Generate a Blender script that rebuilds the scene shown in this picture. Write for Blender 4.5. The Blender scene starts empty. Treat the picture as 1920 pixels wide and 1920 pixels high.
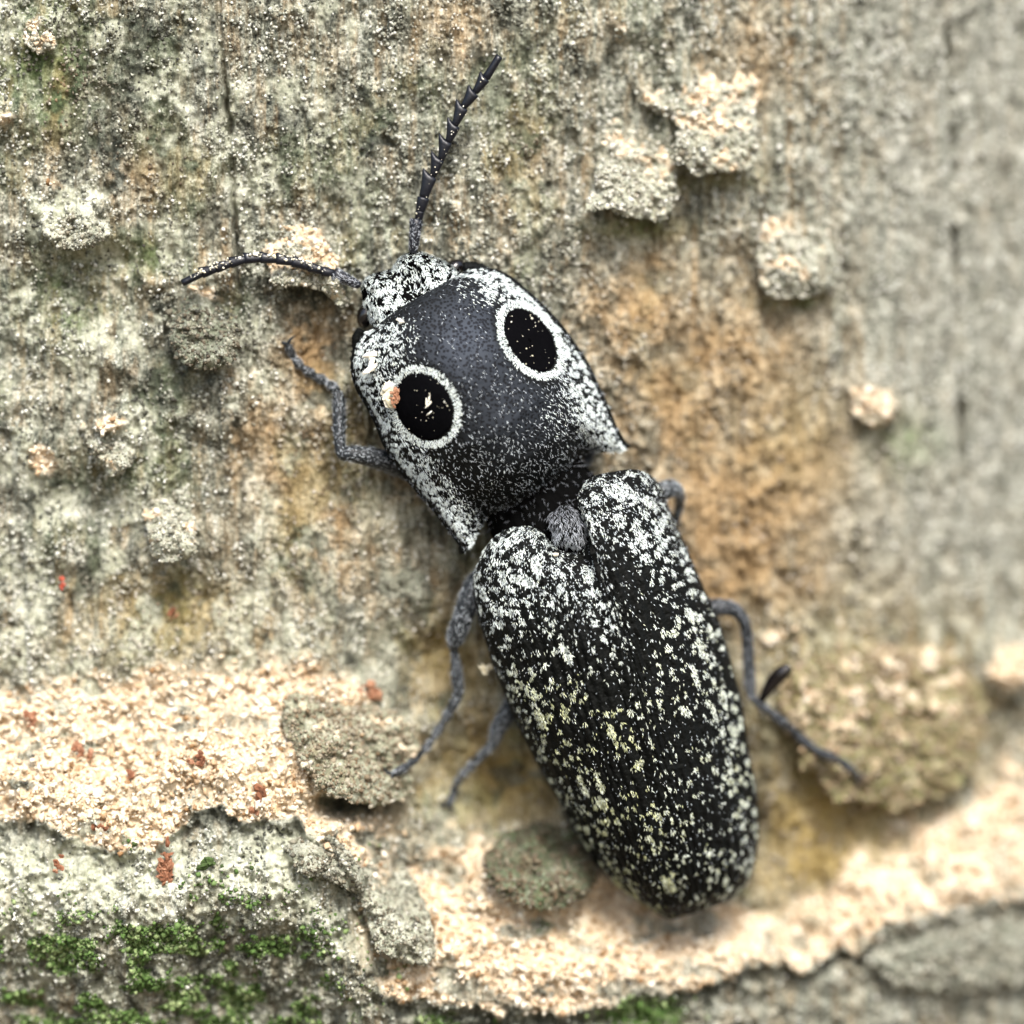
import bpy, math, random
import numpy as np

# ---------------------------------------------------------------- camera, sky, sun, exposure
# one Blender unit is one centimetre (macro photograph of a 4 cm beetle on a trunk)
scene = bpy.context.scene
scene.unit_settings.system = 'METRIC'
scene.unit_settings.scale_length = 0.01
col = scene.collection
D = 25.0                                   # camera distance from the plane y = 0
cam_d = bpy.data.cameras.new('camera'); cam = bpy.data.objects.new('camera', cam_d)
col.objects.link(cam); scene.camera = cam
cam.location = (0, -D, 0); cam.rotation_euler = (math.radians(90), 0, 0)
cam_d.sensor_width = 36; cam_d.lens = 150
cam_d.clip_start = 0.5; cam_d.clip_end = 9000
cam_d.dof.use_dof = True; cam_d.dof.focus_distance = D - 0.97; cam_d.dof.aperture_fstop = 0.13

world = bpy.data.worlds.new('World'); scene.world = world; world.use_nodes = True
wn = world.node_tree.nodes; wl = world.node_tree.links
sky = wn.new('ShaderNodeTexSky'); sky.sky_type = 'NISHITA'; sky.sun_disc = False
SUN = np.array([0.14, -0.78, 0.78]); SUN = SUN / np.linalg.norm(SUN)
sky.sun_elevation = math.asin(SUN[2]); sky.sun_rotation = math.atan2(SUN[0], SUN[1])
sky.air_density = 1.0; sky.dust_density = 3.0
bg = wn['Background']; bg.inputs['Strength'].default_value = 0.15
wl.new(sky.outputs[0], bg.inputs[0])
sun_d = bpy.data.lights.new('sun', 'SUN'); sun = bpy.data.objects.new('sun', sun_d); col.objects.link(sun)
sun_d.energy = 3.0; sun_d.angle = math.radians(18); sun_d.color = (1.0, 0.965, 0.91)
from mathutils import Vector
sun.rotation_euler = Vector(SUN).to_track_quat('Z', 'Y').to_euler(); sun.location = (20, -40, 55)
vs = scene.view_settings
vs.view_transform = 'Standard'; vs.look = 'None'; vs.exposure = 1.0; vs.gamma = 1.0; vs.use_curve_mapping = False

rng = np.random.default_rng(11)
random.seed(5)
FR = 320.0                                 # photograph pixels per centimetre at y = 0

def P(px, py, h):
    px = np.asarray(px, float); py = np.asarray(py, float); h = np.asarray(h, float)
    f = (D - h) / D
    return np.stack([(px - 960) / FR * f, -h + 0 * px, (960 - py) / FR * f], -1)
def topx(v):
    h = -v[..., 1]; f = D / (D - h)
    return 960 + v[..., 0] * FR * f, 960 - v[..., 2] * FR * f
def sst(a, b, x):
    t = np.clip((x - a) / (b - a), 0, 1); return t * t * (3 - 2 * t)

# ---------------------------------------------------------------- noise
def _h(ix, iy, seed):
    n = (ix.astype(np.int64) * 374761393 + iy.astype(np.int64) * 668265263 + seed * 974711) & 0xffffffff
    n = ((n ^ (n >> 13)) * 1274126177) & 0xffffffff
    n = n ^ (n >> 16)
    return (n & 0xffffff) / float(0xffffff)
def vn(x, y, seed=0):
    ix = np.floor(x); iy = np.floor(y); fx = x - ix; fy = y - iy
    ix = ix.astype(np.int64); iy = iy.astype(np.int64)
    ux = fx * fx * (3 - 2 * fx); uy = fy * fy * (3 - 2 * fy)
    a = _h(ix, iy, seed); b = _h(ix + 1, iy, seed); c = _h(ix, iy + 1, seed); d = _h(ix + 1, iy + 1, seed)
    return (a * (1 - ux) * (1 - uy) + b * ux * (1 - uy) + c * (1 - ux) * uy + d * ux * uy) * 2 - 1
def fbm(x, y, o=4, seed=0, gain=0.55):
    s = 0; a = 1; t = 0
    for i in range(o):
        s = s + a * vn(x * 2 ** i + 17.3 * i, y * 2 ** i - 9.1 * i, seed + i); t += a; a *= gain
    return s / t * 1.35
def cells(x, y, seed=0):
    ix = np.floor(x); iy = np.floor(y); best = np.full(np.shape(x), 9.0); rid = np.zeros(np.shape(x))
    for dx in (-1, 0, 1):
        for dy in (-1, 0, 1):
            cx = (ix + dx).astype(np.int64); cy = (iy + dy).astype(np.int64)
            qx = cx + _h(cx, cy, seed); qy = cy + _h(cx, cy, seed + 7)
            d = (x - qx) ** 2 + (y - qy) ** 2
            m = d < best; best = np.where(m, d, best); rid = np.where(m, _h(cx, cy, seed + 13), rid)
    return np.sqrt(best), rid

# ---------------------------------------------------------------- node helpers and materials
def mat(name):
    m = bpy.data.materials.new(name); m.use_nodes = True
    return m, m.node_tree.nodes, m.node_tree.links, m.node_tree.nodes['Principled BSDF']
def attr(n, name):
    a = n.new('ShaderNodeAttribute'); a.attribute_name = name; return a.outputs['Fac']
def noise(n, l, scale, detail=4, rough=0.6, coord=None, stretch=None):
    t = n.new('ShaderNodeTexNoise'); t.inputs['Scale'].default_value = scale
    t.inputs['Detail'].default_value = detail; t.inputs['Roughness'].default_value = rough
    c = n.new('ShaderNodeTexCoord').outputs['Object']
    if stretch:
        mp = n.new('ShaderNodeMapping'); mp.inputs['Scale'].default_value = stretch; l.new(c, mp.inputs[0]); c = mp.outputs[0]
    l.new(c, t.inputs['Vector']); return t.outputs['Fac']
def ramp(n, l, fac, stops):
    r = n.new('ShaderNodeValToRGB'); e = r.color_ramp.elements
    while len(e) < len(stops): e.new(0.5)
    for k, (p, c) in enumerate(stops):
        e[k].position = p; e[k].color = (*c, 1) if len(c) == 3 else c
    l.new(fac, r.inputs[0]); return r.outputs[0]
def mix(n, l, fac, a, b):
    x = n.new('ShaderNodeMix'); x.data_type = 'RGBA'
    if isinstance(fac, float): x.inputs[0].default_value = fac
    else: l.new(fac, x.inputs[0])
    for s, v in ((6, a), (7, b)):
        if isinstance(v, tuple): x.inputs[s].default_value = (*v, 1)
        else: l.new(v, x.inputs[s])
    return x.outputs[2]
def math_(n, l, op, a, b=None, clamp=False):
    x = n.new('ShaderNodeMath'); x.operation = op; x.use_clamp = clamp
    for i, v in enumerate((a, b)):
        if v is None: continue
        if isinstance(v, (int, float)): x.inputs[i].default_value = v
        else: l.new(v, x.inputs[i])
    return x.outputs[0]
def bump(n, l, h, strength, dist, b):
    x = n.new('ShaderNodeBump'); x.inputs['Strength'].default_value = strength; x.inputs['Distance'].default_value = dist
    l.new(h, x.inputs['Height']); l.new(x.outputs[0], b.inputs['Normal'])

def bark_material():
    m, n, l, b = mat('bark')
    fine = math_(n, l, 'ADD', math_(n, l, 'MULTIPLY', noise(n, l, 52, 4, 0.75), 0.58), math_(n, l, 'MULTIPLY', noise(n, l, 9, 4, 0.6, stretch=(1, 1, .7)), 0.42))
    mid = noise(n, l, 5.5, 5, 0.65)
    streak = noise(n, l, 3.2, 6, 0.72, stretch=(4.2, 1, 0.4))
    crust = ramp(n, l, fine, [(0.40, (0.020, 0.024, 0.022)), (0.47, (0.14, 0.148, 0.115)), (0.54, (0.33, 0.34, 0.275)), (0.62, (0.70, 0.70, 0.62))])
    brown = ramp(n, l, fine, [(0.34, (0.09, 0.055, 0.022)), (0.5, (0.33, 0.225, 0.115)), (0.66, (0.60, 0.47, 0.29))])
    greyc = ramp(n, l, fine, [(0.40, (0.10, 0.105, 0.085)), (0.5, (0.27, 0.27, 0.225)), (0.62, (0.50, 0.50, 0.44))])
    c = mix(n, l, ramp(n, l, streak, [(0.45, (0, 0, 0)), (0.68, (0.7, 0.7, 0.7))]), crust, brown)
    c = mix(n, l, attr(n, 'tan'), c, brown)
    c = mix(n, l, attr(n, 'grey'), c, greyc)
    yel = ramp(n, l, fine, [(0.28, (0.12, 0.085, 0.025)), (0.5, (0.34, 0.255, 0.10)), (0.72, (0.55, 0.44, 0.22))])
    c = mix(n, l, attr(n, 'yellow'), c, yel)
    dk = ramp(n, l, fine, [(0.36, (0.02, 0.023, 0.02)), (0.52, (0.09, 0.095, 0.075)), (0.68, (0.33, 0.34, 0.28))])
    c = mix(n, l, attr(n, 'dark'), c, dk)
    ms = ramp(n, l, fine, [(0.34, (0.03, 0.05, 0.015)), (0.52, (0.13, 0.19, 0.06)), (0.68, (0.36, 0.41, 0.24))])
    c = mix(n, l, attr(n, 'moss'), c, ms)
    pl = ramp(n, l, fine, [(0.3, (0.20, 0.22, 0.14)), (0.5, (0.47, 0.48, 0.37)), (0.66, (0.74, 0.74, 0.64))])
    c = mix(n, l, attr(n, 'pale'), c, pl)
    sw = ramp(n, l, noise(n, l, 17, 5, 0.7), [(0.28, (0.36, 0.22, 0.10)), (0.45, (0.64, 0.49, 0.32)), (0.62, (0.80, 0.70, 0.54))])
    c = mix(n, l, attr(n, 'saw'), c, sw)
    l.new(c, b.inputs['Base Color']); b.inputs['Roughness'].default_value = 0.9
    b.inputs['Specular IOR Level'].default_value = 0.25
    fib = noise(n, l, 9, 4, 0.7, stretch=(4, 1, 0.25))
    fine = math_(n, l, 'ADD', fine, math_(n, l, 'MULTIPLY', fib, 0.5))
    hsum = math_(n, l, 'ADD', fine, math_(n, l, 'MULTIPLY', mid, 0.6))
    bump(n, l, hsum, 0.9, 0.035, b)
    return m
BARK = bark_material()

def tint_material(name, stops, rough=0.85, spec=0.3, bscale=60, tanmix=None):
    m, n, l, b = mat(name)
    c = ramp(n, l, attr(n, 'tint'), stops)
    if tanmix: c = mix(n, l, math_(n, l, 'MULTIPLY', attr(n, 'tan'), 0.75), c, tanmix)
    f = noise(n, l, bscale, 3, 0.6)
    c = mix(n, l, math_(n, l, 'MULTIPLY', f, 0.35), c, (0.03, 0.025, 0.02))
    l.new(c, b.inputs['Base Color']); b.inputs['Roughness'].default_value = rough
    b.inputs['Specular IOR Level'].default_value = spec
    bump(n, l, f, 0.6, 0.01, b)
    return m
GRAN = tint_material('lichen_granule', [(0, (0.05, 0.052, 0.042)), (0.35, (0.18, 0.185, 0.145)), (0.65, (0.44, 0.45, 0.37)), (1, (0.80, 0.80, 0.73))], tanmix=(0.30, 0.18, 0.08))
SAWM = tint_material('sawdust', [(0, (0.28, 0.16, 0.07)), (0.25, (0.58, 0.43, 0.27)), (0.6, (0.79, 0.68, 0.51)), (1, (0.87, 0.81, 0.68))], bscale=30)
MOSSM = tint_material('moss', [(0, (0.04, 0.07, 0.015)), (0.5, (0.085, 0.165, 0.035)), (1, (0.32, 0.40, 0.18))])
FRASS = tint_material('frass', [(0, (0.07, 0.025, 0.012)), (0.5, (0.22, 0.085, 0.04)), (1, (0.42, 0.22, 0.13))])
REDM = tint_material('red_crumb', [(0, (0.35, 0.05, 0.03)), (1, (0.55, 0.12, 0.07))])
CHIP = tint_material('pale_wood_chip', [(0, (0.55, 0.48, 0.30)), (0.5, (0.76, 0.72, 0.55)), (1, (0.86, 0.84, 0.74))], bscale=40)

def cuticle_material():
    m, n, l, b = mat('black_cuticle')
    v = n.new('ShaderNodeTexVoronoi'); v.inputs['Scale'].default_value = 52
    mp = n.new('ShaderNodeMapping'); mp.inputs['Scale'].default_value = (1, 1, 1)
    l.new(n.new('ShaderNodeTexCoord').outputs['Object'], mp.inputs[0]); l.new(mp.outputs[0], v.inputs['Vector'])
    pit = ramp(n, l, v.outputs['Distance'], [(0.34, (0, 0, 0)), (0.52, (1, 1, 1))])
    blue = mix(n, l, pit, (0.012, 0.013, 0.017), (0.040, 0.047, 0.060))
    c = mix(n, l, attr(n, 'sky_sheen'), (0.0045, 0.005, 0.0045), blue)  # bluish sky sheen mixed into the cuticle's base colour
    l.new(c, b.inputs['Base Color']); b.inputs['Roughness'].default_value = 0.6
    b.inputs['Specular IOR Level'].default_value = 0.06
    bump(n, l, pit, 0.5, 0.008, b)
    return m
CUT = cuticle_material()
def plain(name, c, rough, spec, bs=50, bd=0.004, bst=0.5):
    m, n, l, b = mat(name)
    f = noise(n, l, bs, 3, 0.6)
    cc = mix(n, l, f, tuple(x * 0.7 for x in c), tuple(min(1, x * 1.3) for x in c))
    l.new(cc, b.inputs['Base Color']); b.inputs['Roughness'].default_value = rough
    b.inputs['Specular IOR Level'].default_value = spec
    bump(n, l, f, bst, bd, b); return m
VELVET = plain('black_velvet', (0.0025, 0.0025, 0.003), 1.0, 0.0)
EYE = plain('compound_eye', (0.006, 0.005, 0.005), 0.12, 0.6, 90, 0.001, 0.2)
ANT = plain('antenna_black', (0.004, 0.005, 0.009), 0.38, 0.4, 40, 0.006)
NECK = plain('neck_membrane', (0.003, 0.003, 0.003), 0.8, 0.0, 18, 0.03, 0.9)
LEGM = plain('leg_cuticle', (0.014, 0.017, 0.020), 0.5, 0.25, 45, 0.006)
def setae_material():
    m, n, l, b = mat('setae')
    c = ramp(n, l, attr(n, 'tint'), [(0, (0.16, 0.17, 0.19)), (0.3, (0.40, 0.43, 0.47)), (0.6, (0.58, 0.645, 0.66)), (0.8, (0.64, 0.69, 0.62)), (1, (0.46, 0.48, 0.25))])
    l.new(c, b.inputs['Base Color']); b.inputs['Roughness'].default_value = 0.6; b.inputs['Specular IOR Level'].default_value = 0.3
    return m
SET = setae_material()

# ---------------------------------------------------------------- mesh helpers
def link(o, parent=None):
    col.objects.link(o)
    if parent is not None: o.parent = parent
    return o
def mesh_obj(name, V, F, material, parent=None, attrs=None, smooth=True):
    V = np.asarray(V, np.float32).reshape(-1, 3); F = np.asarray(F, np.int32)
    me = bpy.data.meshes.new(name); k = F.shape[1]
    me.vertices.add(len(V)); me.vertices.foreach_set('co', V.ravel())
    me.loops.add(F.size); me.loops.foreach_set('vertex_index', F.ravel())
    me.polygons.add(len(F)); me.polygons.foreach_set('loop_start', np.arange(0, F.size, k, dtype=np.int32))
    me.polygons.foreach_set('loop_total', np.full(len(F), k, np.int32))
    me.polygons.foreach_set('use_smooth', np.full(len(F), smooth, bool))
    for a, v in (attrs or {}).items():
        at = me.attributes.new(a, 'FLOAT', 'POINT'); at.data.foreach_set('value', np.asarray(v, np.float32).ravel())
    me.update(calc_edges=True); me.validate()
    me.materials.append(material)
    return link(bpy.data.objects.new(name, me), parent)
def tag(o, label, cat, group=None, kind=None):
    if label: o['label'] = label
    if cat: o['category'] = cat
    if group: o['group'] = group
    if kind: o['kind'] = kind
    return o
def empty(name, loc):
    o = bpy.data.objects.new(name, None); o.location = loc; o.empty_display_size = 0.2; return link(o)
def grid_faces(a, b, wrap=False, off=0):
    i, j = np.meshgrid(np.arange(a - 1), np.arange(b if wrap else b - 1), indexing='ij'); i = i.ravel(); j = j.ravel()
    j2 = (j + 1) % b
    return np.stack([i * b + j, i * b + j2, (i + 1) * b + j2, (i + 1) * b + j], 1) + off
def normals_grid(G):
    du = np.gradient(G, axis=0); dv = np.gradient(G, axis=1)
    n = np.cross(du, dv); n /= np.linalg.norm(n, axis=-1, keepdims=True) + 1e-9
    flip = np.sign(-n[..., 1:2].mean()); return n * (flip if flip != 0 else 1)
def slab(G, th):
    """closed shell from a grid: the top, its copy th lower and a rim"""
    a, b, _ = G.shape; N = normals_grid(G)
    B = G - N * th
    V = np.concatenate([G.reshape(-1, 3), B.reshape(-1, 3)]); o = a * b
    f = grid_faces(a, b); F = [f, f[:, ::-1] + o]
    ring = np.concatenate([np.arange(b), np.arange(1, a) * b + b - 1, (a - 1) * b + np.arange(b - 2, -1, -1), np.arange(a - 2, 0, -1) * b])
    r2 = np.roll(ring, -1); F.append(np.stack([ring, ring + o, r2 + o, r2], 1))
    return V, np.concatenate(F)
def crom(pts, n):
    """smooth curve through the points, n samples evenly along its length"""
    p = np.asarray(pts, float); q = np.concatenate([[2 * p[0] - p[1]], p, [2 * p[-1] - p[-2]]])
    out = []
    for i in range(1, len(q) - 2):
        t = np.linspace(0, 1, 24, endpoint=False)[:, None]
        a, b, c, d = q[i - 1], q[i], q[i + 1], q[i + 2]
        out.append(0.5 * (2 * b + (c - a) * t + (2 * a - 5 * b + 4 * c - d) * t ** 2 + (3 * b - a - 3 * c + d) * t ** 3))
    out = np.concatenate(out + [p[-1:]]); s = np.r_[0, np.cumsum(np.linalg.norm(np.diff(out[:, :2], axis=0), axis=1))]
    u = np.linspace(0, s[-1], n) if np.isscalar(n) else np.asarray(n) * s[-1]
    return np.stack([np.interp(u, s, out[:, k]) for k in range(p.shape[1])], 1)
def coons(front, left, rear, right, S, T):
    """S in 0..1 front to rear, T in 0..1 left to right"""
    f = crom(front, T); r = crom(rear, T); a = crom(left, S); b = crom(right, S)
    s = S[:, None, None]; t = T[None, :, None]
    return ((1 - s) * f[None] + s * r[None] + (1 - t) * a[:, None] + t * b[:, None]
            - ((1 - s) * (1 - t) * f[0] + (1 - s) * t * f[-1] + s * (1 - t) * r[0] + s * t * r[-1]))
def scatter(Vb, Fb, pos, R, scale):
    """copies of one small mesh joined: pos (n,3), R (n,3,3), scale (n,3)"""
    V = np.einsum('nij,nvj->nvi', R, Vb[None] * scale[:, None, :]) + pos[:, None, :]
    F = Fb[None] + (np.arange(len(pos)) * len(Vb))[:, None, None]
    return V.reshape(-1, 3), F.reshape(-1, Fb.shape[1])
def randrot(n):
    q = rng.normal(size=(n, 4)); q /= np.linalg.norm(q, axis=1, keepdims=True); w, x, y, z = q.T
    return np.stack([1 - 2 * (y * y + z * z), 2 * (x * y - z * w), 2 * (x * z + y * w), 2 * (x * y + z * w), 1 - 2 * (x * x + z * z),
                     2 * (y * z - x * w), 2 * (x * z - y * w), 2 * (y * z + x * w), 1 - 2 * (x * x + y * y)], 1).reshape(-1, 3, 3)
OCT_V = np.array([[1, 0, 0], [-1, 0, 0], [0, 1, 0], [0, -1, 0], [0, 0, 1], [0, 0, -1]], float)
OCT_F = np.array([[0, 2, 4], [2, 1, 4], [1, 3, 4], [3, 0, 4], [2, 0, 5], [1, 2, 5], [3, 1, 5], [0, 3, 5]])
CUB_V = np.array([[x, y, z] for x in (-1, 1) for y in (-1, 1) for z in (-1, 1)], float) * np.array([1, .8, .6])
CUB_V[[1, 2, 7]] *= 0.62; CUB_V[4] *= 0.8
CUB_F = np.array([[0, 1, 3, 2], [4, 6, 7, 5], [0, 4, 5, 1], [2, 3, 7, 6], [0, 2, 6, 4], [1, 5, 7, 3]])
def icosphere(sub):
    import bmesh
    bm = bmesh.new(); bmesh.ops.create_icosphere(bm, subdivisions=sub, radius=1)
    V = np.array([v.co[:] for v in bm.verts]); F = np.array([[v.index for v in f.verts] for f in bm.faces]); bm.free(); return V, F
ICO2 = icosphere(2); ICO3 = icosphere(3)

# ---------------------------------------------------------------- the trunk's form
R0, X0, H0, LEAN = 10.0, -2.0, 0.55, 0.12
def base_h(x, z):
    return H0 + np.clip(LEAN * z, -0.55, 0.55) + np.sqrt(np.maximum(R0 ** 2 - (x - X0) ** 2, 1e-6)) - R0
def ipl(px, pts):
    p = np.array(pts, float); return np.interp(px, p[:, 0], p[:, 1])
def gauss(px, py, lst):
    s = 0
    for cx, cy, rx, ry, a in lst:
        s = s + a * np.exp(-((px - cx) / rx) ** 2 - ((py - cy) / ry) ** 2)
    return s
LT = [(-900, 1330), (0, 1292), (200, 1268), (400, 1248), (560, 1232), (640, 1256), (700, 1330), (760, 1420), (800, 1560)]
LE = [(-900, 1540), (-100, 1535), (0, 1528), (100, 1530), (180, 1565), (240, 1585), (330, 1560), (385, 1510), (430, 1500), (480, 1528), (560, 1520), (605, 1560), (650, 1620), (700, 1710), (770, 1800), (800, 1850)]
RT = [(640, 1700), (720, 1640), (800, 1575), (960, 1530), (1100, 1570), (1200, 1640), (1300, 1680), (1450, 1705), (1550, 1660), (1630, 1560), (1720, 1515), (1820, 1480), (1920, 1360), (2600, 1250)]
RE = [(600, 1740), (700, 1800), (760, 1845), (860, 1878), (1000, 1866), (1100, 1850), (1250, 1832), (1400, 1800), (1500, 1782), (1620, 1755), (1760, 1716), (1920, 1672), (2600, 1500)]
def bark(px, py):
    """relief (cm) and material masks of the trunk's surface at photograph coordinates"""
    wx = px + 14 * fbm(px / 60, py / 60, 3, 3); wy = py + 14 * fbm(px / 60, py / 60, 3, 5)
    d = 0.05 * fbm(px / 300, py / 420, 3, 21) + 0.050 * fbm(px / 70, py / 110, 4, 22) + 0.030 * fbm(px / 22, py / 30, 3, 23)
    f1, rid = cells(px / 9 + fbm(px / 40, py / 40, 2, 9), py / 10, 31)
    gr = np.clip(1 - f1 * f1 * 1.6, 0, 1) * (0.4 + 0.6 * rid)
    d = d + 0.018 * gr + 0.03 * sst(-.1, .6, fbm(px / 15, py / 19, 3, 24)) * sst(-.5, .4, fbm(px / 60, py / 90, 2, 25))
    d = d + 0.030 * fbm(px / 10, py / 130, 3, 26)
    d = d * (1 - .45 * sst(1450, 1800, px) * sst(1300, 1100, py))
    # vertical cracks
    c1 = ipl(py, [(-900, 405), (0, 412), (120, 418), (250, 431), (330, 434), (420, 440), (560, 446), (800, 447), (1200, 440)])
    c2 = ipl(py, [(-900, 1760), (60, 1776), (300, 1782), (500, 1790), (700, 1800), (1000, 1812)])
    a1 = (0.35 + 0.65 * sst(-0.2, 0.4, vn(py / 70, py * 0, 4))) * sst(1000, 300, py)
    a2 = (0.3 + 0.7 * sst(-0.2, 0.3, vn(py / 90, py * 0, 6))) * sst(1100, 800, py)
    k1 = np.exp(-((px - c1 - 4 * vn(py / 25, py * 0, 2)) / 5.0) ** 2) * a1; k2 = np.exp(-((px - c2 - 4 * vn(py / 25, py * 0, 8)) / 6.0) ** 2) * a2
    d = d - 0.16 * k1 - 0.14 * k2
    # lumps and hollows
    d = d + gauss(wx, wy, [(130, 420, 80, 45, .10), (60, 850, 70, 60, .08), (210, 790, 60, 40, .08), (60, 50, 40, 40, .10), (20, 220, 60, 40, .10), (250, 690, 60, 40, .06),
                           (1160, 50, 30, 30, .08), (1640, 750, 50, 45, .10), (1890, 1260, 60, 60, .25), (100, 1000, 60, 50, .07),
                           (590, 640, 70, 80, -.12), (560, 850, 110, 130, -.06), (330, 1120, 120, 50, -.10), (840, 1250, 90, 90, -.26), (900, 1450, 110, 90, -.30), (800, 1130, 70, 50, .07), (440, 870, 60, 90, -.08), (200, 560, 130, 60, -.07), (150, 650, 90, 40, .08), (430, 780, 50, 60, .09), (60, 760, 60, 50, .09), (160, 940, 60, 60, -.09),
                           (1250, 850, 130, 200, -.08), (1330, 500, 120, 60, -.07), (1480, 1330, 120, 160, .02), (250, 490, 90, 25, -.05)])
    # left sawdust shelf and the face under it
    T = ipl(px, LT); E = ipl(wx * .5 + px * .5, LE) + 9 * fbm(px / 30, py / 80, 3, 49); u = (py - T) / (E - T)
    side = sst(790, 640, px)
    lw = 0.48 * sst(-0.05, 1.02, u) - 0.06 * sst(0, 20, py - E) + 0.17 * sst(0, 140, py - E) - 0.38 * sst(120, 430, py - E)
    d = d + side * lw
    saw = side * sst(-0.06, 0.14, u + 0.09 * fbm(px / 45, py / 45, 3, 41)) * sst(6, -6, py - E + 10 * fbm(px / 30, py / 30, 3, 42))
    # right sawdust shelf
    T2 = ipl(px, RT); E2 = ipl(wx * .5 + px * .5, RE) + 30 * fbm(px / 95, px * 0 + 3, 3, 47) + 9 * fbm(px / 24, py / 60, 2, 48); u2 = (py - T2) / (E2 - T2); s2 = sst(640, 790, px)
    d = d + s2 * (0.44 * sst(-0.05, 1.02, u2) - 0.10 * sst(0, 26, py - E2))
    saw2 = s2 * sst(-0.05, 0.2, u2 + 0.16 * fbm(px / 50, py / 50, 3, 43)) * sst(8, -8, py - E2 + 14 * fbm(px / 40, py / 40, 3, 44))
    # gap between the two shelves
    d = d - gauss(px, py, [(655, 1503, 55, 22, .40), (690, 1600, 40, 50, .06), (1385, 1722, 42, 22, .16), (1515, 1748, 36, 20, .14), (1130, 1690, 40, 28, .14), (1425, 1560, 22, 70, .10), (840, 1650, 50, 30, .10)])
    # crumbs of sawdust lodged on the wall
    lodged = gauss(wx, wy, [(1890, 1250, 40, 50, 1.2), (1630, 745, 32, 26, 1.0), (60, 55, 22, 24, .9), (205, 795, 45, 18, .9), (110, 345, 45, 18, .6), (85, 860, 26, 30, .8),
                            (560, 462, 50, 22, .8), (395, 555, 35, 18, .8), (1480, 420, 35, 28, .7), (1160, 52, 20, 18, .7), (20, 225, 26, 16, .6), (250, 690, 26, 18, .5),
                            (1460, 1185, 60, 18, .6), (1420, 1240, 50, 60, .35)])
    bare = sst(.25 - .22 * sst(700, 900, px), .6, fbm(px / 60, py / 34, 4, 46)) * .9 + gauss(wx, wy, [(450, 1345, 50, 22, .9), (380, 1475, 60, 18, .6), (260, 1490, 70, 14, .5), (250, 1330, 40, 14, .4), (662, 1508, 60, 26, 1.3)])
    saw = (saw + saw2) * np.clip(1 - bare, 0, 1); saw2 = 0
    saw = np.clip(saw + saw2 + sst(0.35, 0.8, lodged + 0.3 * fbm(px / 25, py / 25, 3, 45)), 0, 1)
    low = np.clip(side * sst(-4, 10, py - E) + s2 * sst(-4, 10, py - E2), 0, 1)
    d = d + (0.045 * fbm(px / 24, py / 24, 3, 51) + .02 * gr) * low
    g1, gid = cells(px / 15, py / 15, 61)
    d = d + saw * (0.05 * np.clip(1 - g1 * 1.3, 0, 1) * gid + 0.03 * fbm(px / 34, py / 34, 3, 62) + 0.07 * fbm(px / 85, py / 60, 3, 63))
    n1 = fbm(px / 55, py / 80, 4, 71); n2 = fbm(px / 36, py / 44, 4, 73)
    tan = gauss(wx, wy, [(115, 185, 24, 85, .9), (580, 660, 60, 70, .8), (540, 860, 90, 150, .75), (690, 930, 90, 110, .55), (620, 1030, 100, 90, .5), (830, 50, 50, 70, .5),
                         (1190, 560, 110, 80, .7), (1270, 760, 150, 160, .8), (1420, 620, 110, 110, .6), (1330, 980, 160, 130, .85), (1520, 880, 140, 150, .6), (1420, 90, 60, 130, .5),
                         (1430, 1090, 150, 70, .7), (900, 1120, 90, 90, .4), (300, 330, 90, 90, .3), (980, 330, 60, 120, .3)])
    tan = np.clip(tan * (1.0 + 0.6 * n1) + 0.2 * sst(0.3, .8, n1), 0, 1)
    yel = gauss(wx, wy, [(330, 1130, 140, 55, .8), (250, 1220, 260, 50, .35), (840, 1230, 90, 80, .8), (900, 1440, 120, 110, .8), (690, 1450, 90, 60, .5), (1500, 820, 120, 110, .35), (1600, 1380, 220, 230, .7),
                         (1510, 1600, 130, 110, .9), (1330, 330, 80, 26, .5), (1190, 430, 80, 22, .5), (1480, 560, 60, 20, .5), (1000, 1480, 90, 80, .5)])
    yel = np.clip(yel * (1 + .5 * n2) * (1 - .4 * saw), 0, 1)
    grey = np.clip(sst(1450, 1750, px + 90 * n1) * sst(1250, 950, py) * (.75 + .3 * n2) + gauss(px, py, [(1800, 1780, 150, 90, .9), (1250, 1880, 90, 30, .3)]), 0, 1)
    dark = gauss(wx, wy, [(370, 605, 60, 50, .9), (230, 180, 110, 130, .5), (300, 90, 80, 80, .4), (60, 480, 60, 60, .4), (30, 900, 60, 60, .6), (130, 920, 60, 40, .5), (330, 720, 90, 90, .4),
                          (580, 555, 70, 18, .9), (690, 240, 60, 120, .25), (1010, 1640, 90, 60, .9), (230, 1590, 190, 26, .6), (440, 1525, 120, 24, .6), (560, 1560, 60, 40, .5), (470, 1780, 150, 90, .5), (250, 1800, 200, 80, .35), (700, 1560, 60, 80, .3), (960, 1890, 200, 30, .5), (60, 560, 40, 30, .5)])  # first entry here is shade of the arched hollow, painted dark
    dark = dark + low * (.75 * np.exp(-((py - np.where(px < 740, E, E2) - 14) / 18) ** 2)) + gauss(px, py, [(660, 1506, 52, 20, 1.2), (1385, 1722, 34, 18, .8), (1515, 1748, 28, 16, .7), (1125, 1690, 30, 22, .7), (1432, 1560, 16, 60, .5), (1290, 1745, 60, 14, .5)])  # dark shelf-edge crust, plus painted shade in the cavity, hollows and around the tail
    dark = np.clip(dark * (1.45 + 1.2 * n2) + 0.8 * sst(0.08, 0.5, n2) * sst(1700, 900, px) * (1 - saw), 0, 1) * (1 - 0.7 * saw)
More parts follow.
